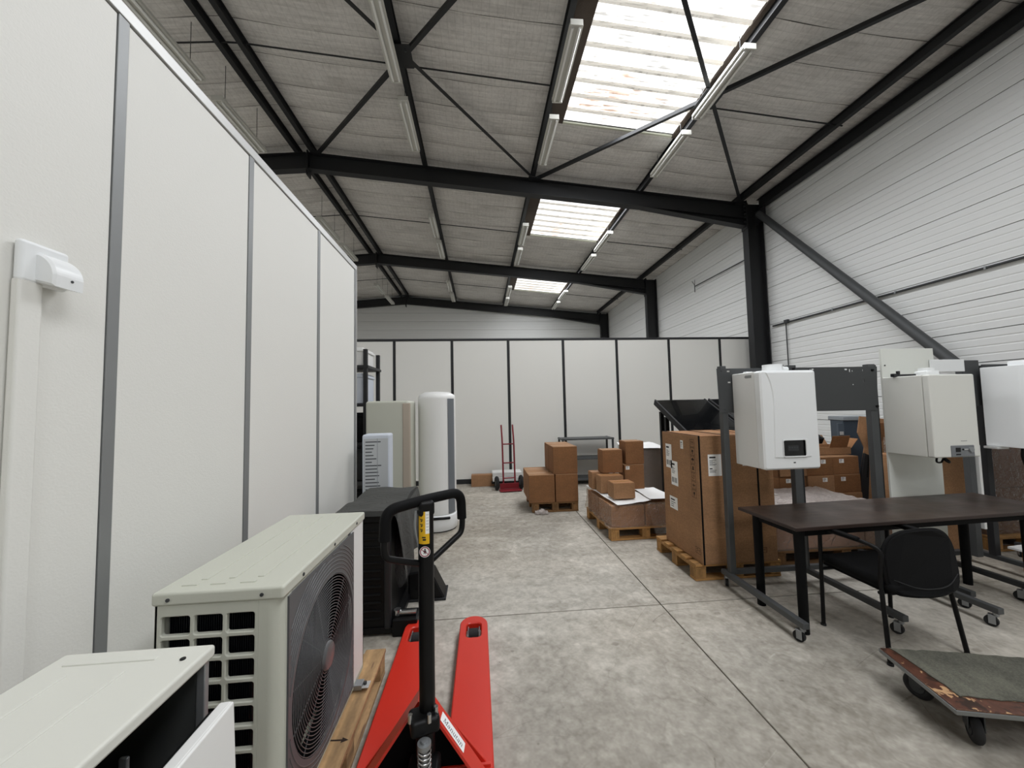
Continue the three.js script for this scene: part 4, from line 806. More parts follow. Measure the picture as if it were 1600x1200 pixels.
// tall carton on a pallet
{
  pallet('pale wooden pallet under the tall strapped carton', 1.86, 2.66, -3.25, -4.0, M.woodPale, 0, { along: 'x' });
  const w = 0.7, h = 1.12, d = 0.66, t = carton('tall brown strapped carton with handling marks and white labels', w, h, d, [2.27, 0.147, -3.56], 0, { mat: M.card, tape: 'z', stickers: [[M.label, 0.125, 0.19, 0.0 - 0.2, 0.86], [M.labelSmall, 0.05, 0.08, 0.06, 1.02, 'side'], [M.labelBar, 0.12, 0.24, -0.2, 0.88, 'side'], [M.labelBar, 0.13, 0.24, -0.1, 0.72, 'side'], [M.labelSmall, 0.15, 0.12, -0.14, 0.42, 'side'], [M.labelBar, 0.06, 0.11, 0.09, 0.9]] });
  const hm = obj('handling_marks', card2d(0.085, 0.54), M.handlingMarks, t, [-w / 2 - 0.0009, 0.82, 0.24], [0, -Math.PI / 2, 0]); void hm;
  obj('carton_print', card2d(0.09, 0.06), M.cartonPrint, t, [-w / 2 - 0.0009, 0.1, 0.26], [0, -Math.PI / 2, 0]);
  obj('carton_print', card2d(0.1, 0.05), M.cartonPrint, t, [0.2, 0.1, d / 2 + 0.0009]);
  for (const x of [-w / 2 + 0.012, -0.08, 0.2]) { obj('strap', [bx(0.016, h + 0.004, 0.002, [x, h / 2, d / 2 + 0.001], [0, 0, 0], 0), bx(0.016, 0.002, d, [x, h + 0.002, 0], [0, 0, 0], 0), bx(0.016, h + 0.004, 0.002, [x, h / 2, -d / 2 - 0.001], [0, 0, 0], 0)], M.blackMatt, t); }
}
// far wall: lone carton, red sack truck with white boxes, dark shelf frame
carton('long low carton on the floor against the far partition', 0.45, 0.22, 0.2, [0.03, 0, -7.6], 0, { mat: M.card });
{
  const t = thing('sack_truck', 'dark red sack truck with pneumatic wheels near the far partition', 'hand truck', [0.52, 0, -7.12], 0.1);
  for (const s of [-1, 1]) { obj('upright', pipe([[s * 0.11, 0.04, 0], [s * 0.11, 0.9, -0.06], [s * 0.11, 1.2, -0.16]], 0.016, 0.1, 40), M.redDark, t); const w = obj('wheel', prep(new THREE.TorusGeometry(0.095, 0.035, 10, 28)).applyMatrix4(M4([s * 0.23, 0.13, -0.03], [0, Math.PI / 2, 0])), M.rubber, t); obj('wheel_hub', cyl(0.06, 0.06, 0.04, [s * 0.23, 0.13, -0.03], [0, 0, Math.PI / 2], 20), M.zinc, w); }
  for (const y of [0.22, 0.5, 0.85]) obj('cross_bar', rod([-0.11, y, -0.01], [0.11, y, -0.01], 0.012), M.redDark, t);
  obj('toe_plate', bx(0.4, 0.012, 0.2, [0, 0.02, 0.1]), M.redDark, t); obj('lower_panel', bx(0.36, 0.1, 0.015, [0, 0.08, 0.01]), M.redDark, t);
  const white = 'white flat boxes behind the sack truck';
  for (const [k, lab] of [[0, 'lower white flat box behind the red sack truck'], [1, 'upper white flat box behind the red sack truck']]) { const b = thing('flat_box', lab, 'box', [0.5, 0.11 + k * 0.09, -7.52]); obj('body', bx(0.56, 0.085, 0.28, [0, 0.043, 0], [0, 0, 0], 0.006), M.white, b); obj('lid_edge', bx(0.565, 0.02, 0.285, [0, 0.07, 0]), M.paper, b); void white; }
  const c = thing('low_trolley', 'low dark trolley carrying the white flat boxes', 'trolley', [0.5, 0, -7.52]); obj('deck', bx(0.6, 0.03, 0.32, [0, 0.09, 0]), M.black, c); for (const [x, z] of [[-0.24, 0.12], [0.24, 0.12], [-0.24, -0.12], [0.24, -0.12]]) obj('caster', cyl(0.036, 0.036, 0.025, [x, 0.037, z], [0, 0, Math.PI / 2], 16), M.rubber, c);
  const s = thing('shelf_frame', 'low grey steel shelf frame against the far partition', 'shelf', [2.1, 0, -7.5]);
  for (const x of [-0.5, 0.5]) for (const z of [-0.18, 0.18]) obj('post', bx(0.035, 0.9, 0.035, [x, 0.45, z]), M.steelGrey, s);
  for (const y of [0.1, 0.5, 0.88]) obj('shelf', bx(1.05, 0.03, 0.4, [0, y, 0]), M.greyFrame, s);
}
// storage rack past the end of the office partition
{
  const t = thing('storage_rack', 'dark storage rack just past the end of the office partition', 'rack', [-2.0, 0, -5.35]);
  for (const x of [-0.6, 0.52]) for (const z of [-0.3, 0.3]) obj('post', bx(0.05, 2.35, 0.05, [x, 1.175, z]), M.anthracite, t);
  for (const y of [0.12, 0.62, 1.12, 1.62, 2.12]) obj('shelf', bx(1.2, 0.035, 0.66, [-0.04, y, 0]), y > 0.5 && y < 1 ? M.greyFrame : M.anthracite, t);
  const items = [['black crate on the lowest shelf of the storage rack', 0.14, M.black, 0.4], ['dark plastic crate on the second shelf of the storage rack', 0.64, M.anthracite, 0.42], ['black case on the third shelf of the storage rack', 1.14, M.blackMatt, 0.38], ['grey wrapped bundle on the fourth shelf of the storage rack', 1.64, M.blueBag, 0.4], ['white box on top of the storage rack', 2.14, M.white, 0.24]];
  for (const [lab, y, m, h] of items) { const b = thing('crate', lab, 'crate', [-1.95, y, -5.33]); obj('body', bx(0.86, h, 0.5, [0, h / 2, 0], [0, 0, 0], 0.015), m, b); obj('rim', bx(0.89, 0.03, 0.53, [0, h - 0.04, 0], [0, 0, 0], 0.008), m, b); obj('handle', bx(0.16, 0.03, 0.02, [0.1, h * 0.6, 0.262]), M.black, b); }
}
// dark glass collectors on a tilted stand behind the tall carton
{
  const mk = (label, x0, x1) => {
    const t = thing('solar_collector', label, 'solar panel', [(x0 + x1) / 2, 1.605, -5.25], 0), w = x1 - x0, L = 1.15;
    obj('frame', [bx(w, 0.07, L, [0, -0.035, L / 2], [0, 0, 0], 0.006)], M.black, t);
    obj('glass', bx(w - 0.05, 0.006, L - 0.05, [0, 0.002, L / 2]), M.collector, t);
    for (const s of [-1, 1]) obj('edge_strip', bx(0.022, 0.012, L, [s * (w / 2 - 0.012), 0.005, L / 2]), M.anthracite, t);
    t.rotation.x = 0.46; return t;
  };
  mk('black glass solar collector tilted behind the tall strapped carton', 2.5, 3.27); mk('black solar collector tilted beside the first, behind the grey stand', 3.31, 4.1);
  const s = thing('collector_stand', 'black support frame under the tilted solar collectors', 'stand', [3.3, 0, -5.02]);
  for (const x of [-0.75, 0, 0.75]) { obj('rear_leg', bx(0.05, 1.44, 0.05, [x, 0.72, -0.13]), M.black, s); obj('front_leg', bx(0.05, 1.37, 0.05, [x, 0.685, 0.01]), M.black, s); obj('foot_bar', bx(0.05, 0.04, 0.22, [x, 0.02, -0.06]), M.black, s); }
}
// ---------------------------------------------------------------- boiler display stands
function caster(parent, x, z, turn = 0) {
  const c = obj('caster', [cyl(0.016, 0.016, 0.02, [0, 0.088, 0], [0, 0, 0], 12), bx(0.034, 0.006, 0.05, [0, 0.077, -0.012]), bx(0.004, 0.06, 0.034, [0.018, 0.05, -0.016]), bx(0.004, 0.06, 0.034, [-0.018, 0.05, -0.016])], M.zinc, parent, [x, 0, z], [0, turn, 0]);
  obj('wheel', cyl(0.034, 0.034, 0.024, [0, 0.035, -0.022], [0, 0, Math.PI / 2], 24), M.rubber, c);
}
const RAILY = 0.118;
function rail(parent, x, z0, z1, mat = M.greyFrame) { obj('base_rail', bx(0.045, 0.04, z0 - z1, [x, RAILY, (z0 + z1) / 2], [0, 0, 0], 0.004), mat, parent); caster(parent, x, z0 - 0.03, 0.4); caster(parent, x, z1 + 0.04, -0.6); }
{
  const t = thing('display_stand', 'grey steel display stand on casters carrying the left boiler', 'stand');
  for (const x of [2.062, 2.765, 3.475]) rail(t, x, -2.34, -3.17);
  for (const x of [2.085, 2.72, 3.475]) obj('upright', bx(x === 2.085 ? 0.05 : 0.07, 1.74, 0.05, [x, 1.005, -3.09], [0, 0, 0], 0.004), M.greyFrame, t);
  obj('upright', bx(0.035, 1.4, 0.05, [2.78, 0.84, -3.12], [0, 0, 0], 0.004), M.anthracite, t);
  obj('cross_bar', bx(1.4, 0.04, 0.04, [2.77, RAILY, -3.145], [0, 0, 0], 0.004), M.greyFrame, t);
  const sh = poly([[2.03, 1.475], [3.5, 1.465], [3.52, 1.852], [2.02, 1.852]]);
  const slot = (x, y, w, h) => { const p = new THREE.Path(); p.moveTo(x - w / 2, y - h / 2); p.lineTo(x + w / 2, y - h / 2); p.lineTo(x + w / 2, y + h / 2); p.lineTo(x - w / 2, y + h / 2); p.closePath(); sh.holes.push(p); };
  for (const [x, y, w, h] of [[2.06, 1.83, 0.012, 0.006], [2.125, 1.828, 0.026, 0.011], [2.128, 1.733, 0.026, 0.011], [2.07, 1.5, 0.01, 0.01], [2.905, 1.835, 0.024, 0.01], [2.882, 1.828, 0.008, 0.02], [3.22, 1.83, 0.026, 0.012], [3.255, 1.82, 0.012, 0.026], [3.28, 1.815, 0.01, 0.01], [3.385, 1.82, 0.014, 0.018], [3.385, 1.727, 0.012, 0.026], [3.28, 1.695, 0.01, 0.01], [2.9, 1.685, 0.006, 0.012]]) slot(x, y, w, h);
  obj('mounting_plate', ext(sh, 0.004, 0, [0, 0, -3.062]), M.greyPlate, t);
  for (const [x, y] of [[3.47, 1.82], [3.49, 1.5], [2.72, 1.84]]) obj('bolt', cyl(0.011, 0.011, 0.012, [x, y, -3.053], [Math.PI / 2, 0, 0], 10), M.black, t);
}
{ // left boiler
  const w = 0.462, h = 0.755, d = 0.335, t = thing('boiler', 'white wall boiler with square black screen on the grey stand', 'boiler', [2.375, 1.045, -3.055]);
  const body = obj('casing', bx(w - 0.012, h, d - 0.07, [0, h / 2, (d - 0.07) / 2], [0, 0, 0], 0.008), M.white, t);
  obj('top_vent', bx(0.05, 0.012, 0.012, [-w / 2 + 0.03, h - 0.035, 0.16]), std('#9b9c9c', 0.6), body);
  obj('side_vent', bx(0.002, 0.022, 0.07, [-w / 2 + 0.004, h - 0.035, 0.2]), std('#8d8f8e', 0.6), body);
  const fs = rrShape(w, h + 0.004, 0.022, 0, h / 2); fs.holes.push(rrShape(0.19, 0.126, 0.012, 0.016, 0.16, THREE.Path));
  const front = obj('front_cover', ext(fs, 0.072, 0.012, [0, 0, d - 0.072], [0, 0, 0], 10), M.whiteGloss, t);
  obj('facet', ext((() => { const p = new THREE.Shape(), a = w / 2 - 0.02; p.moveTo(-a + 0.02, h - 0.012); p.quadraticCurveTo(-a + 0.075, h - 0.1, -a + 0.075, h - 0.25); p.lineTo(-a + 0.06, 0.09); p.lineTo(a - 0.06, 0.09); p.lineTo(a - 0.05, h - 0.25); p.quadraticCurveTo(a - 0.05, h - 0.1, a - 0.01, h - 0.012); p.closePath(); p.holes.push(rrShape(0.19, 0.126, 0.012, 0.016, 0.16, THREE.Path)); return p; })(), 0.012, 0.0055, [0, 0, d - 0.006], [0, 0, 0], 14), M.whiteGloss, front);
  obj('bezel', ext((() => { const p = rrShape(0.208, 0.138, 0.014, 0.022, 0.16); p.holes.push(rrShape(0.18, 0.118, 0.01, 0.014, 0.16, THREE.Path)); return p; })(), 0.008, 0.002, [0, 0, d + 0.003]), M.whiteGloss, front);
  obj('screen', card2d(0.19, 0.124), M.boilerScreen, front, [0.014, 0.16, d - 0.004]);
  obj('screen_backing', bx(0.188, 0.124, 0.02, [0.016, 0.16, d - 0.016]), M.black, front);
  obj('badge', bx(0.018, 0.009, 0.002, [0.01, 0.05, d + 0.001]), M.steelGrey, front);
  const fl = obj('flue_socket', prep(new THREE.CylinderGeometry(0.068, 0.075, 0.052, 28)).applyMatrix4(M4([-0.015, h + 0.028, 0.2])), M.whiteGloss, t);
  obj('flue_rim', cyl(0.07, 0.07, 0.014, [-0.015, h + 0.052, 0.2], [0, 0, 0], 28), M.whiteGloss, fl); obj('flue_port', cyl(0.022, 0.022, 0.05, [0.075, h + 0.02, 0.21], [0, 0, Math.PI / 2], 16), M.whiteGloss, fl); obj('flue_hole', bx(0.02, 0.006, 0.004, [0.028, h + 0.046, 0.262], [0, 0.4, 0]), M.steelGrey, fl);
  obj('air_vent', bx(0.06, 0.014, 0.04, [-w / 2 + 0.08, h + 0.006, 0.1], [0, 0, 0], 0.005), M.whiteGloss, t);
}
{ // second stand with the tall white board
  const t = thing('display_stand', 'dark display stand with a tall white board behind the middle boiler', 'stand');
  for (const x of [3.585, 4.12]) rail(t, x, x > 4 ? -2.6 : -2.56, -3.4, M.steelGrey);
  obj('upright', bx(0.055, 1.75, 0.05, [3.585, 1.0, -3.17], [0, 0, 0], 0.004), M.anthracite, t);
  obj('upright', bx(0.06, 1.75, 0.05, [4.455, 1.0, -3.13], [0, 0, 0], 0.004), M.greyFrame, t);
  obj('upright', bx(0.024, 0.75, 0.03, [4.505, 0.75, -3.1], [0, 0, 0], 0.003), M.white, t);
  obj('mounting_plate', bx(0.17, 0.42, 0.01, [4.5, 1.69, -3.095]), M.greyPlate, t);
  obj('base_bar', bx(0.9, 0.04, 0.045, [4.02, RAILY, -3.25]), M.steelGrey, t);
  const b = obj('white_board', bx(0.52, 1.82, 0.018, [3.83, 1.1, -3.07], [0, 0, 0], 0.003), std('#dfe1da', 0.5), t);
  for (const [x, y] of [[3.6, 1.86], [3.6, 1.15]]) obj('screw', cyl(0.006, 0.006, 0.006, [x, y, -3.06], [Math.PI / 2, 0, 0], 10), M.steelGrey, b);
}
{ // middle boiler
  const w = 0.4, h = 0.66, d = 0.35, t = thing('boiler', 'cream wall boiler with a grey control strip on the white board', 'boiler', [3.762, 1.09, -3.06]);
  obj('casing', bx(w, h, d - 0.05, [0, h / 2, (d - 0.05) / 2], [0, 0, 0], 0.006), M.boilerCream, t);
  const f = obj('front_cover', bx(w + 0.004, h, 0.052, [0, h / 2, d - 0.022], [0, 0, 0], 0.012), M.boilerCream, t);
  obj('control_strip', bx(0.205, 0.09, 0.012, [0.04, 0.049, d + 0.003], [0, 0, 0], 0.005), std('#74777a', 0.45), f);
  obj('display', bx(0.042, 0.034, 0.004, [-0.005, 0.06, d + 0.01]), M.black, f); obj('dial', cyl(0.02, 0.022, 0.014, [0.105, 0.06, d + 0.014], [Math.PI / 2, 0, 0], 24), M.zinc, f); obj('button', cyl(0.007, 0.007, 0.006, [0.038, 0.062, d + 0.01], [Math.PI / 2, 0, 0], 14), M.black, f); obj('button', bx(0.036, 0.008, 0.003, [0.066, 0.062, d + 0.01]), M.aluPale, f); obj('slot', bx(0.04, 0.01, 0.003, [-0.005, 0.024, d + 0.01]), M.black, f);
  obj('badge', card2d(0.06, 0.01), M.tinyPrint, f, [0.06, 0.128, d + 0.0045]);
  obj('back_flange', bx(0.34, 0.11, 0.012, [0.44, h + 0.1, 0.01]), M.whiteGloss, t);
  obj('flue_socket', [bx(0.12, 0.045, 0.1, [0.06, h + 0.022, 0.14], [0, 0, 0], 0.01), cyl(0.05, 0.05, 0.04, [0.06, h + 0.05, 0.14], [0, 0, 0], 24)], M.whiteGloss, t);
  const p = obj('pipe', rod([-0.2, h + 0.012, 0.1], [0.02, h + 0.016, 0.1], 0.009, 10), M.steel, t); obj('valve', [bx(0.035, 0.028, 0.03, [-0.2, h + 0.014, 0.1]), bx(0.02, 0.04, 0.02, [-0.16, h + 0.03, 0.1])], M.steel, p);
  obj('cable', tube([[-0.05, 0, 0.25], [-0.07, -0.045, 0.26], [-0.03, -0.05, 0.26], [0.0, -0.02, 0.26], [0.03, -0.045, 0.27], [0.01, -0.05, 0.28], [-0.01, -0.03, 0.27], [0.02, -0.005, 0.26]], 0.007, 60), M.black, t);
}
{ // right boiler at the frame edge, its stand
  const w = 0.6, h = 0.7, d = 0.34, t = thing('boiler', 'white wall boiler with a rounded silvery left edge, cut by the frame', 'boiler', [4.83, 1.125, -3.02], -0.1);
  const s = new THREE.Shape(); s.moveTo(-w / 2, 0); s.lineTo(-w / 2, -d + 0.1); s.quadraticCurveTo(-w / 2, -d, -w / 2 + 0.08, -d); s.lineTo(w / 2 - 0.03, -d); s.quadraticCurveTo(w / 2, -d, w / 2, -d + 0.03); s.lineTo(w / 2, 0); s.closePath();
  obj('casing', ext(s, h, 0.003, [0, 0, 0], [-Math.PI / 2, 0, 0], 12).applyMatrix4(M4([0, 0, 0], [0, 0, 0])), M.whiteGloss, t);
  obj('seam', bx(0.003, h - 0.02, 0.006, [-w / 2 + 0.085, h / 2, d + 0.0005]), M.zinc, t);
  obj('flue_socket', bx(0.2, 0.05, 0.12, [-0.06, h + 0.02, 0.14], [0, 0, 0], 0.01), M.whiteGloss, t);
  obj('shelf_bracket', bx(0.1, 0.02, 0.1, [-w / 2 + 0.02, -0.012, 0.05]), M.aluPale, t);
  for (const [x, k] of [[-0.16, 0.2], [-0.08, 0.26], [0.02, 0.2]]) obj('pipe', tube([[x, 0, 0.14], [x - 0.01, -0.08, 0.14], [x + 0.02, -k * 0.8, 0.13], [x + 0.06, -k, 0.1]], 0.012, 30), k > 0.22 ? M.copper : M.black, t);
  const q = thing('display_stand', 'dark display stand under the right boiler at the frame edge', 'stand');
  for (const x of [4.62, 5.2]) rail(q, x, -2.5, -3.35, M.steelGrey);
  for (const x of [4.62, 5.2]) obj('upright', bx(0.055, 1.72, 0.05, [x, 0.99, -3.12], [0, 0, 0], 0.004), M.anthracite, q);
  obj('mounting_plate', bx(0.66, 0.4, 0.01, [4.94, 1.66, -3.09]), M.greyPlate, q);
  const hz = thing('hose', 'thin black hose hanging under the right boiler', 'hose', [4.78, 0, -2.98]); obj('hose_run', tube([[0, 1.1, 0.08], [0.03, 0.85, 0.07], [-0.03, 0.6, 0.05], [-0.02, 0.3, 0.04], [-0.05, 0.02, 0.04]], 0.013, 50), M.black, hz); obj('connector', cyl(0.02, 0.02, 0.05, [-0.05, 0.03, 0.04], [0, 0, 0], 12), M.zinc, hz);
}
// ---------------------------------------------------------------- loads behind the stands
{
  pallet('wooden pallet under the pink film-wrapped load behind the stand', 2.76, 4.2, -3.42, -4.46, M.woodOld, 0, { along: 'x' });
  const t = thing('wrapped_load', 'low wide load under pinkish film behind the left stand', 'wrapped load', [3.47, 0.146, -3.94]);
  for (const x of [-0.46, 0.0, 0.46]) for (const z of [0.25, -0.26]) obj('packed_carton', bx(0.45, 0.29, 0.5, [x, 0.146, z], [0, 0, 0], 0.008), std('#9c7660', 0.8), t);
  obj('stretch_film', wrapSkin(1.4, 0.305, 1.03, 0.01, 21), M.film, t);
  obj('film_top', sheetGeo([[-0.71, 0.322, -0.53], [0.71, 0.322, -0.53], [0.71, 0.305, 0.53], [-0.71, 0.305, 0.53]], 60, (u, v) => 0.035 * Math.abs(nA(u * 14, v * 9 + 3 * u) - 0.5)), M.filmMilky, t);
  obj('paper_label', sheetGeo([[-0.5, 0.337, -0.45], [-0.1, 0.337, -0.45], [-0.06, 0.335, -0.2], [-0.44, 0.335, -0.2]], 6, (u, v) => 0.012 * nB(u * 3, v * 3)), paperMat, t);
  obj('red_stripe', sheetGeo([[-0.25, 0.35, -0.3], [-0.08, 0.35, -0.26], [-0.08, 0.35, -0.24], [-0.25, 0.35, -0.28]], 4, () => 0.012), M.redDark, t);
  // stacked cartons
  pallet('wooden pallet under the two-layer carton stack by the wall', 3.36, 4.88, -4.5, -4.95, M.woodOld, 0, { along: 'x' });
  const L = (px) => [[M.labelSmall, 0.065, 0.05, px, 0.17]];
  let n = 0; const word = ['left end', 'second from the left', 'third from the left', 'right end'], lay = ['bottom', 'middle', 'upper'];
  for (let r = 0; r < 3; r++) for (let c = 0; c < 4; c++) { if (r === 2 && c < 0) continue; const w = 0.362; carton(`${lay[r]} layer carton at the ${word[c]} of the labelled stack`, w, 0.225, 0.42, [3.56 + c * 0.372, 0.147 + r * 0.227, -4.72 - 0.01 * ((n * 7) % 3)], 0, { mat: n++ % 3 ? M.cardDark : M.card, stickers: L((n % 2 ? 0.05 : -0.06)) }); }
  const o = thing('open_carton', 'open carton with raised flaps on top of the labelled stack', 'box', [4.66, 0.831, -4.85], -0.05);
  obj('body', [bx(0.5, 0.1, 0.008, [0, 0.05, 0.17]), bx(0.5, 0.1, 0.008, [0, 0.05, -0.17]), bx(0.008, 0.1, 0.34, [-0.25, 0.05, 0]), bx(0.008, 0.1, 0.34, [0.25, 0.05, 0]), bx(0.5, 0.006, 0.34, [0, 0.004, 0])], M.card, o);
  obj('flap', bx(0.24, 0.17, 0.006, [0.08, 0.17, 0.2], [0.35, 0, 0]), M.cardDark, o); obj('flap', bx(0.5, 0.17, 0.006, [0, 0.15, -0.22], [-0.6, 0, 0]), M.card, o); obj('flap', bx(0.006, 0.16, 0.34, [0.31, 0.14, 0], [0, 0, -0.7]), M.cardPale, o);
  const s1 = thing('cardboard_sheet', 'tall flat brown cardboard sheet behind the left boiler', 'cardboard', [4.66, 0.0, -5.5], -0.1); obj('sheet', bx(0.3, 1.55, 0.02, [0, 0.775, 0]), M.card, s1); obj('fold', bx(0.03, 1.55, 0.04, [0.15, 0.775, -0.01]), M.cardDark, s1);
  const s2 = thing('cardboard_sheet', 'leaning tall torn cardboard piece right of the labelled stack', 'cardboard', [5.16, 0.0, -4.75], -0.35); obj('sheet', ext(poly([[-0.14, 0], [0.2, 0], [0.2, 1.3], [-0.12, 1.32], [-0.14, 1.1], [-0.06, 0.9]]), 0.02, 0.003), M.card, s2); obj('flap', bx(0.2, 0.3, 0.012, [0.05, 1.1, 0.06], [0.2, 0.3, 0]), M.cardDark, s2); s2.rotation.z = -0.08;
  const s3 = thing('dark_sheet', 'dark bent board leaning at the end of the labelled stack', 'board', [4.98, 0, -4.62], 0); obj('sheet', ext(poly([[-0.1, 0.02], [0.02, 0.02], [0.09, 0.62], [0.1, 0.82], [0.04, 0.85], [-0.02, 0.6]]), 0.03, 0.004), M.anthracite, s3); obj('edge', bx(0.02, 0.3, 0.034, [0.07, 0.68, 0.015], [0, 0, -0.15]), M.black, s3);
  const c = thing('appliance', 'dark blue-grey appliance casing standing by the cladding wall', 'appliance', [5.62, 0, -5.35], -0.25); obj('casing', bx(0.34, 1.24, 0.3, [0, 0.62, 0], [0, 0, 0], 0.012), std('#39434e', 0.4), c); obj('lid', bx(0.42, 0.06, 0.36, [0.03, 1.27, 0], [0, 0, 0], 0.01), std('#8f9599', 0.5), c); obj('side_frame', bx(0.08, 1.2, 0.04, [-0.2, 0.6, 0.13]), std('#4a545e', 0.5), c); obj('slot', bx(0.05, 0.05, 0.01, [-0.2, 1.05, 0.152]), M.aluPale, c);
  // right: brown loads behind the middle and right boilers
  const b1 = carton('tall brown carton behind the middle boiler', 0.62, 0.95, 0.4, [4.72, 0.0, -3.75], 0, { mat: M.card }); void b1;
  pallet('wooden pallet behind the right boiler under a dark wrapped load', 5.12, 6.0, -3.45, -4.5, M.woodPale, 0, { along: 'x' });
  const w = thing('wrapped_load', 'tall dark brown film-wrapped load behind the right boiler', 'wrapped load', [5.56, 0.146, -3.98]);
  obj('packed_carton', bx(0.8, 0.46, 0.9, [0, 0.23, 0], [0, 0, 0], 0.008), std('#6b4c3a', 0.8), w); obj('packed_carton', bx(0.78, 0.44, 0.88, [0, 0.685, 0], [0, 0, 0], 0.008), std('#6b4c3a', 0.8), w); obj('stretch_film', wrapSkin(0.83, 0.92, 0.93, 0.012, 33), M.film, w);
  const st = thing('white_board', 'white board resting on cartons at the right frame edge', 'board', [4.92, 0.2, -2.95], 0.1); obj('board', bx(0.44, 0.02, 0.3, [0, 0.01, 0]), M.white, st); obj('edge_strip', bx(0.44, 0.024, 0.012, [0, 0.01, 0.151]), M.aluPale, st);
  carton('small carton on the floor at the right frame edge', 0.3, 0.198, 0.24, [4.95, 0.0, -2.95], 0.1, { mat: M.cardPale });
}
// ---------------------------------------------------------------- table, chair, dolly
{
  const t = thing('table', 'dark brown table with black legs in front of the boilers', 'table', [3.2, 0, -2.715], 0.045);
  obj('tabletop', bx(2.26, 0.026, 0.535, [0, 0.708, 0], [0, 0, 0], 0.004), M.table, t);
  obj('edge_band', [bx(2.264, 0.022, 0.004, [0, 0.708, 0.2675]), bx(2.264, 0.022, 0.004, [0, 0.708, -0.2675]), bx(0.004, 0.022, 0.53, [-1.131, 0.708, 0]), bx(0.004, 0.022, 0.53, [1.131, 0.708, 0])], M.tableEdge, t);
  for (const [x, z] of [[-1.05, 0.2], [-1.05, -0.17], [0.86, 0.2], [0.86, -0.17]]) { const g = cyl(0.032, 0.029, 0.695, [0, 0.3475, 0], [0, 0, 0], 16); obj('leg', g, M.blackMatt, t, [x, 0, z]); }
  obj('under_frame', [bx(1.9, 0.05, 0.02, [-0.1, 0.665, 0.2]), bx(1.9, 0.05, 0.02, [-0.1, 0.665, -0.17]), bx(0.02, 0.05, 0.37, [-1.05, 0.665, 0.015]), bx(0.02, 0.05, 0.37, [0.86, 0.665, 0.015])], M.blackMatt, t);
}
{
  const t = thing('chair', 'black armchair with mesh back pushed under the brown table', 'chair', [2.65, 0, -2.335], 0.05);
  const r = 0.0125, hw = 0.275;
  for (const s of [-1, 1]) {
    obj('side_frame', pipe([[s * hw, 0, 0.2], [s * (hw - 0.035), 0.45, 0.15], [s * (hw - 0.05), 0.64, 0.155], [s * (hw - 0.02), 0.668, 0.1], [s * hw, 0.672, -0.17], [s * hw, 0.64, -0.2], [s * hw, 0, -0.215]], r, 0.05, 120, 12), M.black, t);
    for (const z of [0.2, -0.215]) obj('foot_cap', cyl(0.016, 0.016, 0.012, [s * hw, 0.006, z], [0, 0, 0], 14), M.rubber, t);
    obj('arm_pad', bx(0.045, 0.02, 0.22, [s * hw, 0.683, -0.05], [0.02, 0, 0], 0.008), M.blackMatt, t);
  }
  obj('seat', bx(0.46, 0.06, 0.46, [0, 0.435, -0.03], [0.03, 0, 0], 0.028), M.chairFabric, t);
  obj('seat_pan', bx(0.44, 0.02, 0.43, [0, 0.4, -0.03], [0.03, 0, 0], 0.008), M.blackMatt, t);
  obj('cross_bar', rod([-hw + 0.02, 0.39, 0.15], [hw - 0.02, 0.39, 0.15], 0.011), M.black, t); obj('cross_bar', rod([-hw, 0.39, -0.2], [hw, 0.39, -0.2], 0.011), M.black, t);
  // backrest: curved shell
  const bs = new THREE.Shape(); bs.moveTo(-0.16, -0.185); bs.quadraticCurveTo(0, -0.215, 0.16, -0.185); bs.quadraticCurveTo(0.215, -0.17, 0.218, -0.08); bs.lineTo(0.215, 0.04); bs.quadraticCurveTo(0.2, 0.15, 0.1, 0.175); bs.quadraticCurveTo(0, 0.19, -0.1, 0.175); bs.quadraticCurveTo(-0.2, 0.15, -0.215, 0.04); bs.lineTo(-0.218, -0.08); bs.quadraticCurveTo(-0.215, -0.17, -0.16, -0.185);
  const curveBack = (shape, th, grow) => { const g = new THREE.ExtrudeGeometry(shape, { depth: th, bevelEnabled: true, bevelSize: grow, bevelThickness: 0.006, bevelSegments: 2, curveSegments: 20, steps: 1 }); const p = prep(g), a = p.attributes.position; for (let i = 0; i < a.count; i++) { const x = a.getX(i), y = a.getY(i); a.setZ(i, a.getZ(i) - 0.9 * x * x - 0.22 * y * y * (y > 0 ? 1 : 0.3)); } p.computeVertexNormals(); return p; };
  const back = obj('backrest', curveBack(bs, 0.022, 0.004), M.chairFabric, t, [0.035, 0.575, 0.19], [-0.1, 0, 0]); back.scale.set(1.16, 0.97, 1);
  const pts = bs.getPoints(20).map((p) => V3(p.x * 1.02, p.y * 1.02, 0.011 - 0.9 * p.x * p.x - 0.22 * p.y * p.y * (p.y > 0 ? 1 : 0.3)));
  obj('back_rim', prep(new THREE.TubeGeometry(new THREE.CatmullRomCurve3(pts, true), 140, 0.011, 8, true)), M.blackMatt, back);
  obj('lower_stitch', tube([[-0.2, -0.1, 0.0 - 0.01], [-0.1, -0.145, 0.02], [0, -0.155, 0.031], [0.1, -0.145, 0.02], [0.2, -0.1, -0.01]], 0.003, 40, 6), M.anthracite, back);
}
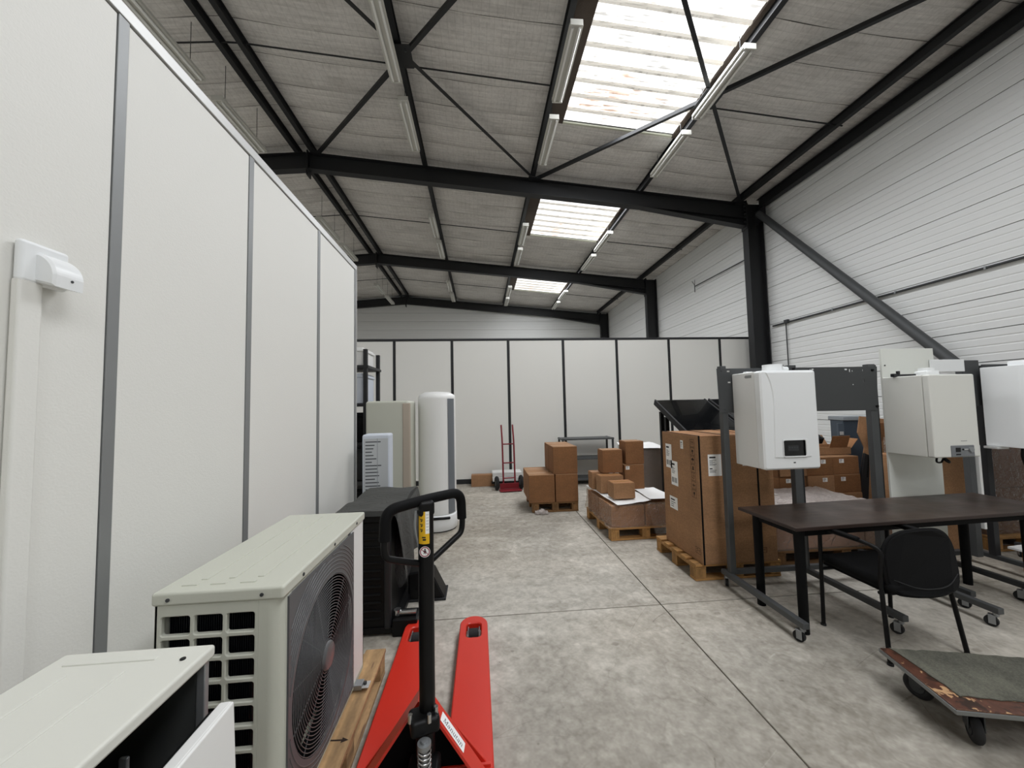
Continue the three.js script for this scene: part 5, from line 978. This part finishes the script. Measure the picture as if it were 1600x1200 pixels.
{
  const t = thing('dolly', 'low wheeled dolly with worn brown edge and green-grey mat', 'dolly', [2.618, 0, -1.676], -0.25);
  const L = 0.98, W = 0.43;
  obj('deck', bx(L, 0.018, W, [0, 0.178, 0], [0, 0, 0], 0.004), M.worn, t);
  obj('metal_rim', [bx(L + 0.008, 0.02, 0.006, [0, 0.172, W / 2 + 0.002]), bx(L + 0.008, 0.02, 0.006, [0, 0.172, -W / 2 - 0.002]), bx(0.006, 0.02, W, [-L / 2 - 0.002, 0.172, 0]), bx(0.006, 0.02, W, [L / 2 + 0.002, 0.172, 0])], M.dollyRim, t);
  // carpet mat with a ragged cut edge, short of the deck edge on two sides
  const sh = new THREE.Shape(), pt = []; const rag = (a, b, n, k) => { for (let i = 0; i < n; i++) pt.push([lerp(a[0], b[0], i / n) + 0.012 * (nA(i * 0.7 + k, k) - 0.5), lerp(a[1], b[1], i / n) + 0.014 * (nB(i * 0.8 + k, k * 2) - 0.5)]); };
  rag([-L / 2 + 0.085, -W / 2 + 0.085], [L / 2, -W / 2 + 0.06], 30, 1); rag([L / 2, -W / 2 + 0.06], [L / 2, W / 2 - 0.006], 10, 2); rag([L / 2, W / 2 - 0.006], [-L / 2 + 0.045, W / 2 - 0.006], 30, 3); rag([-L / 2 + 0.045, W / 2 - 0.006], [-L / 2 + 0.085, -W / 2 + 0.085], 12, 4);
  pt.forEach(([x, y], i) => i ? sh.lineTo(x, y) : sh.moveTo(x, y)); sh.closePath();
  obj('mat', ext(sh, 0.007, 0.002, [0, 0.186, 0], [-Math.PI / 2, 0, 0]), M.dollyMat, t);
  for (const [x, z, a] of [[-L / 2 + 0.1, -W / 2 + 0.1, 0.5], [-L / 2 + 0.12, W / 2 - 0.07, -0.4], [L / 2 - 0.1, -W / 2 + 0.08, 0.3], [L / 2 - 0.1, W / 2 - 0.08, 0.2]]) {
    const c = obj('caster', [bx(0.09, 0.006, 0.09, [0, 0.165, 0]), cyl(0.025, 0.025, 0.016, [0, 0.154, 0], [0, 0, 0], 14), bx(0.006, 0.09, 0.05, [0.026, 0.11, 0]), bx(0.006, 0.09, 0.05, [-0.026, 0.11, 0])], M.steelGrey, t, [x, 0, z], [0, a, 0]);
    obj('wheel', prep(new THREE.TorusGeometry(0.042, 0.0195, 12, 30)).applyMatrix4(M4([0, 0.062, 0], [0, Math.PI / 2, 0])), M.rubber, c); obj('wheel_hub', cyl(0.03, 0.03, 0.036, [0, 0.062, 0], [0, 0, Math.PI / 2], 18), M.steelGrey, c);
  }
}

renderer.render(scene, camera);
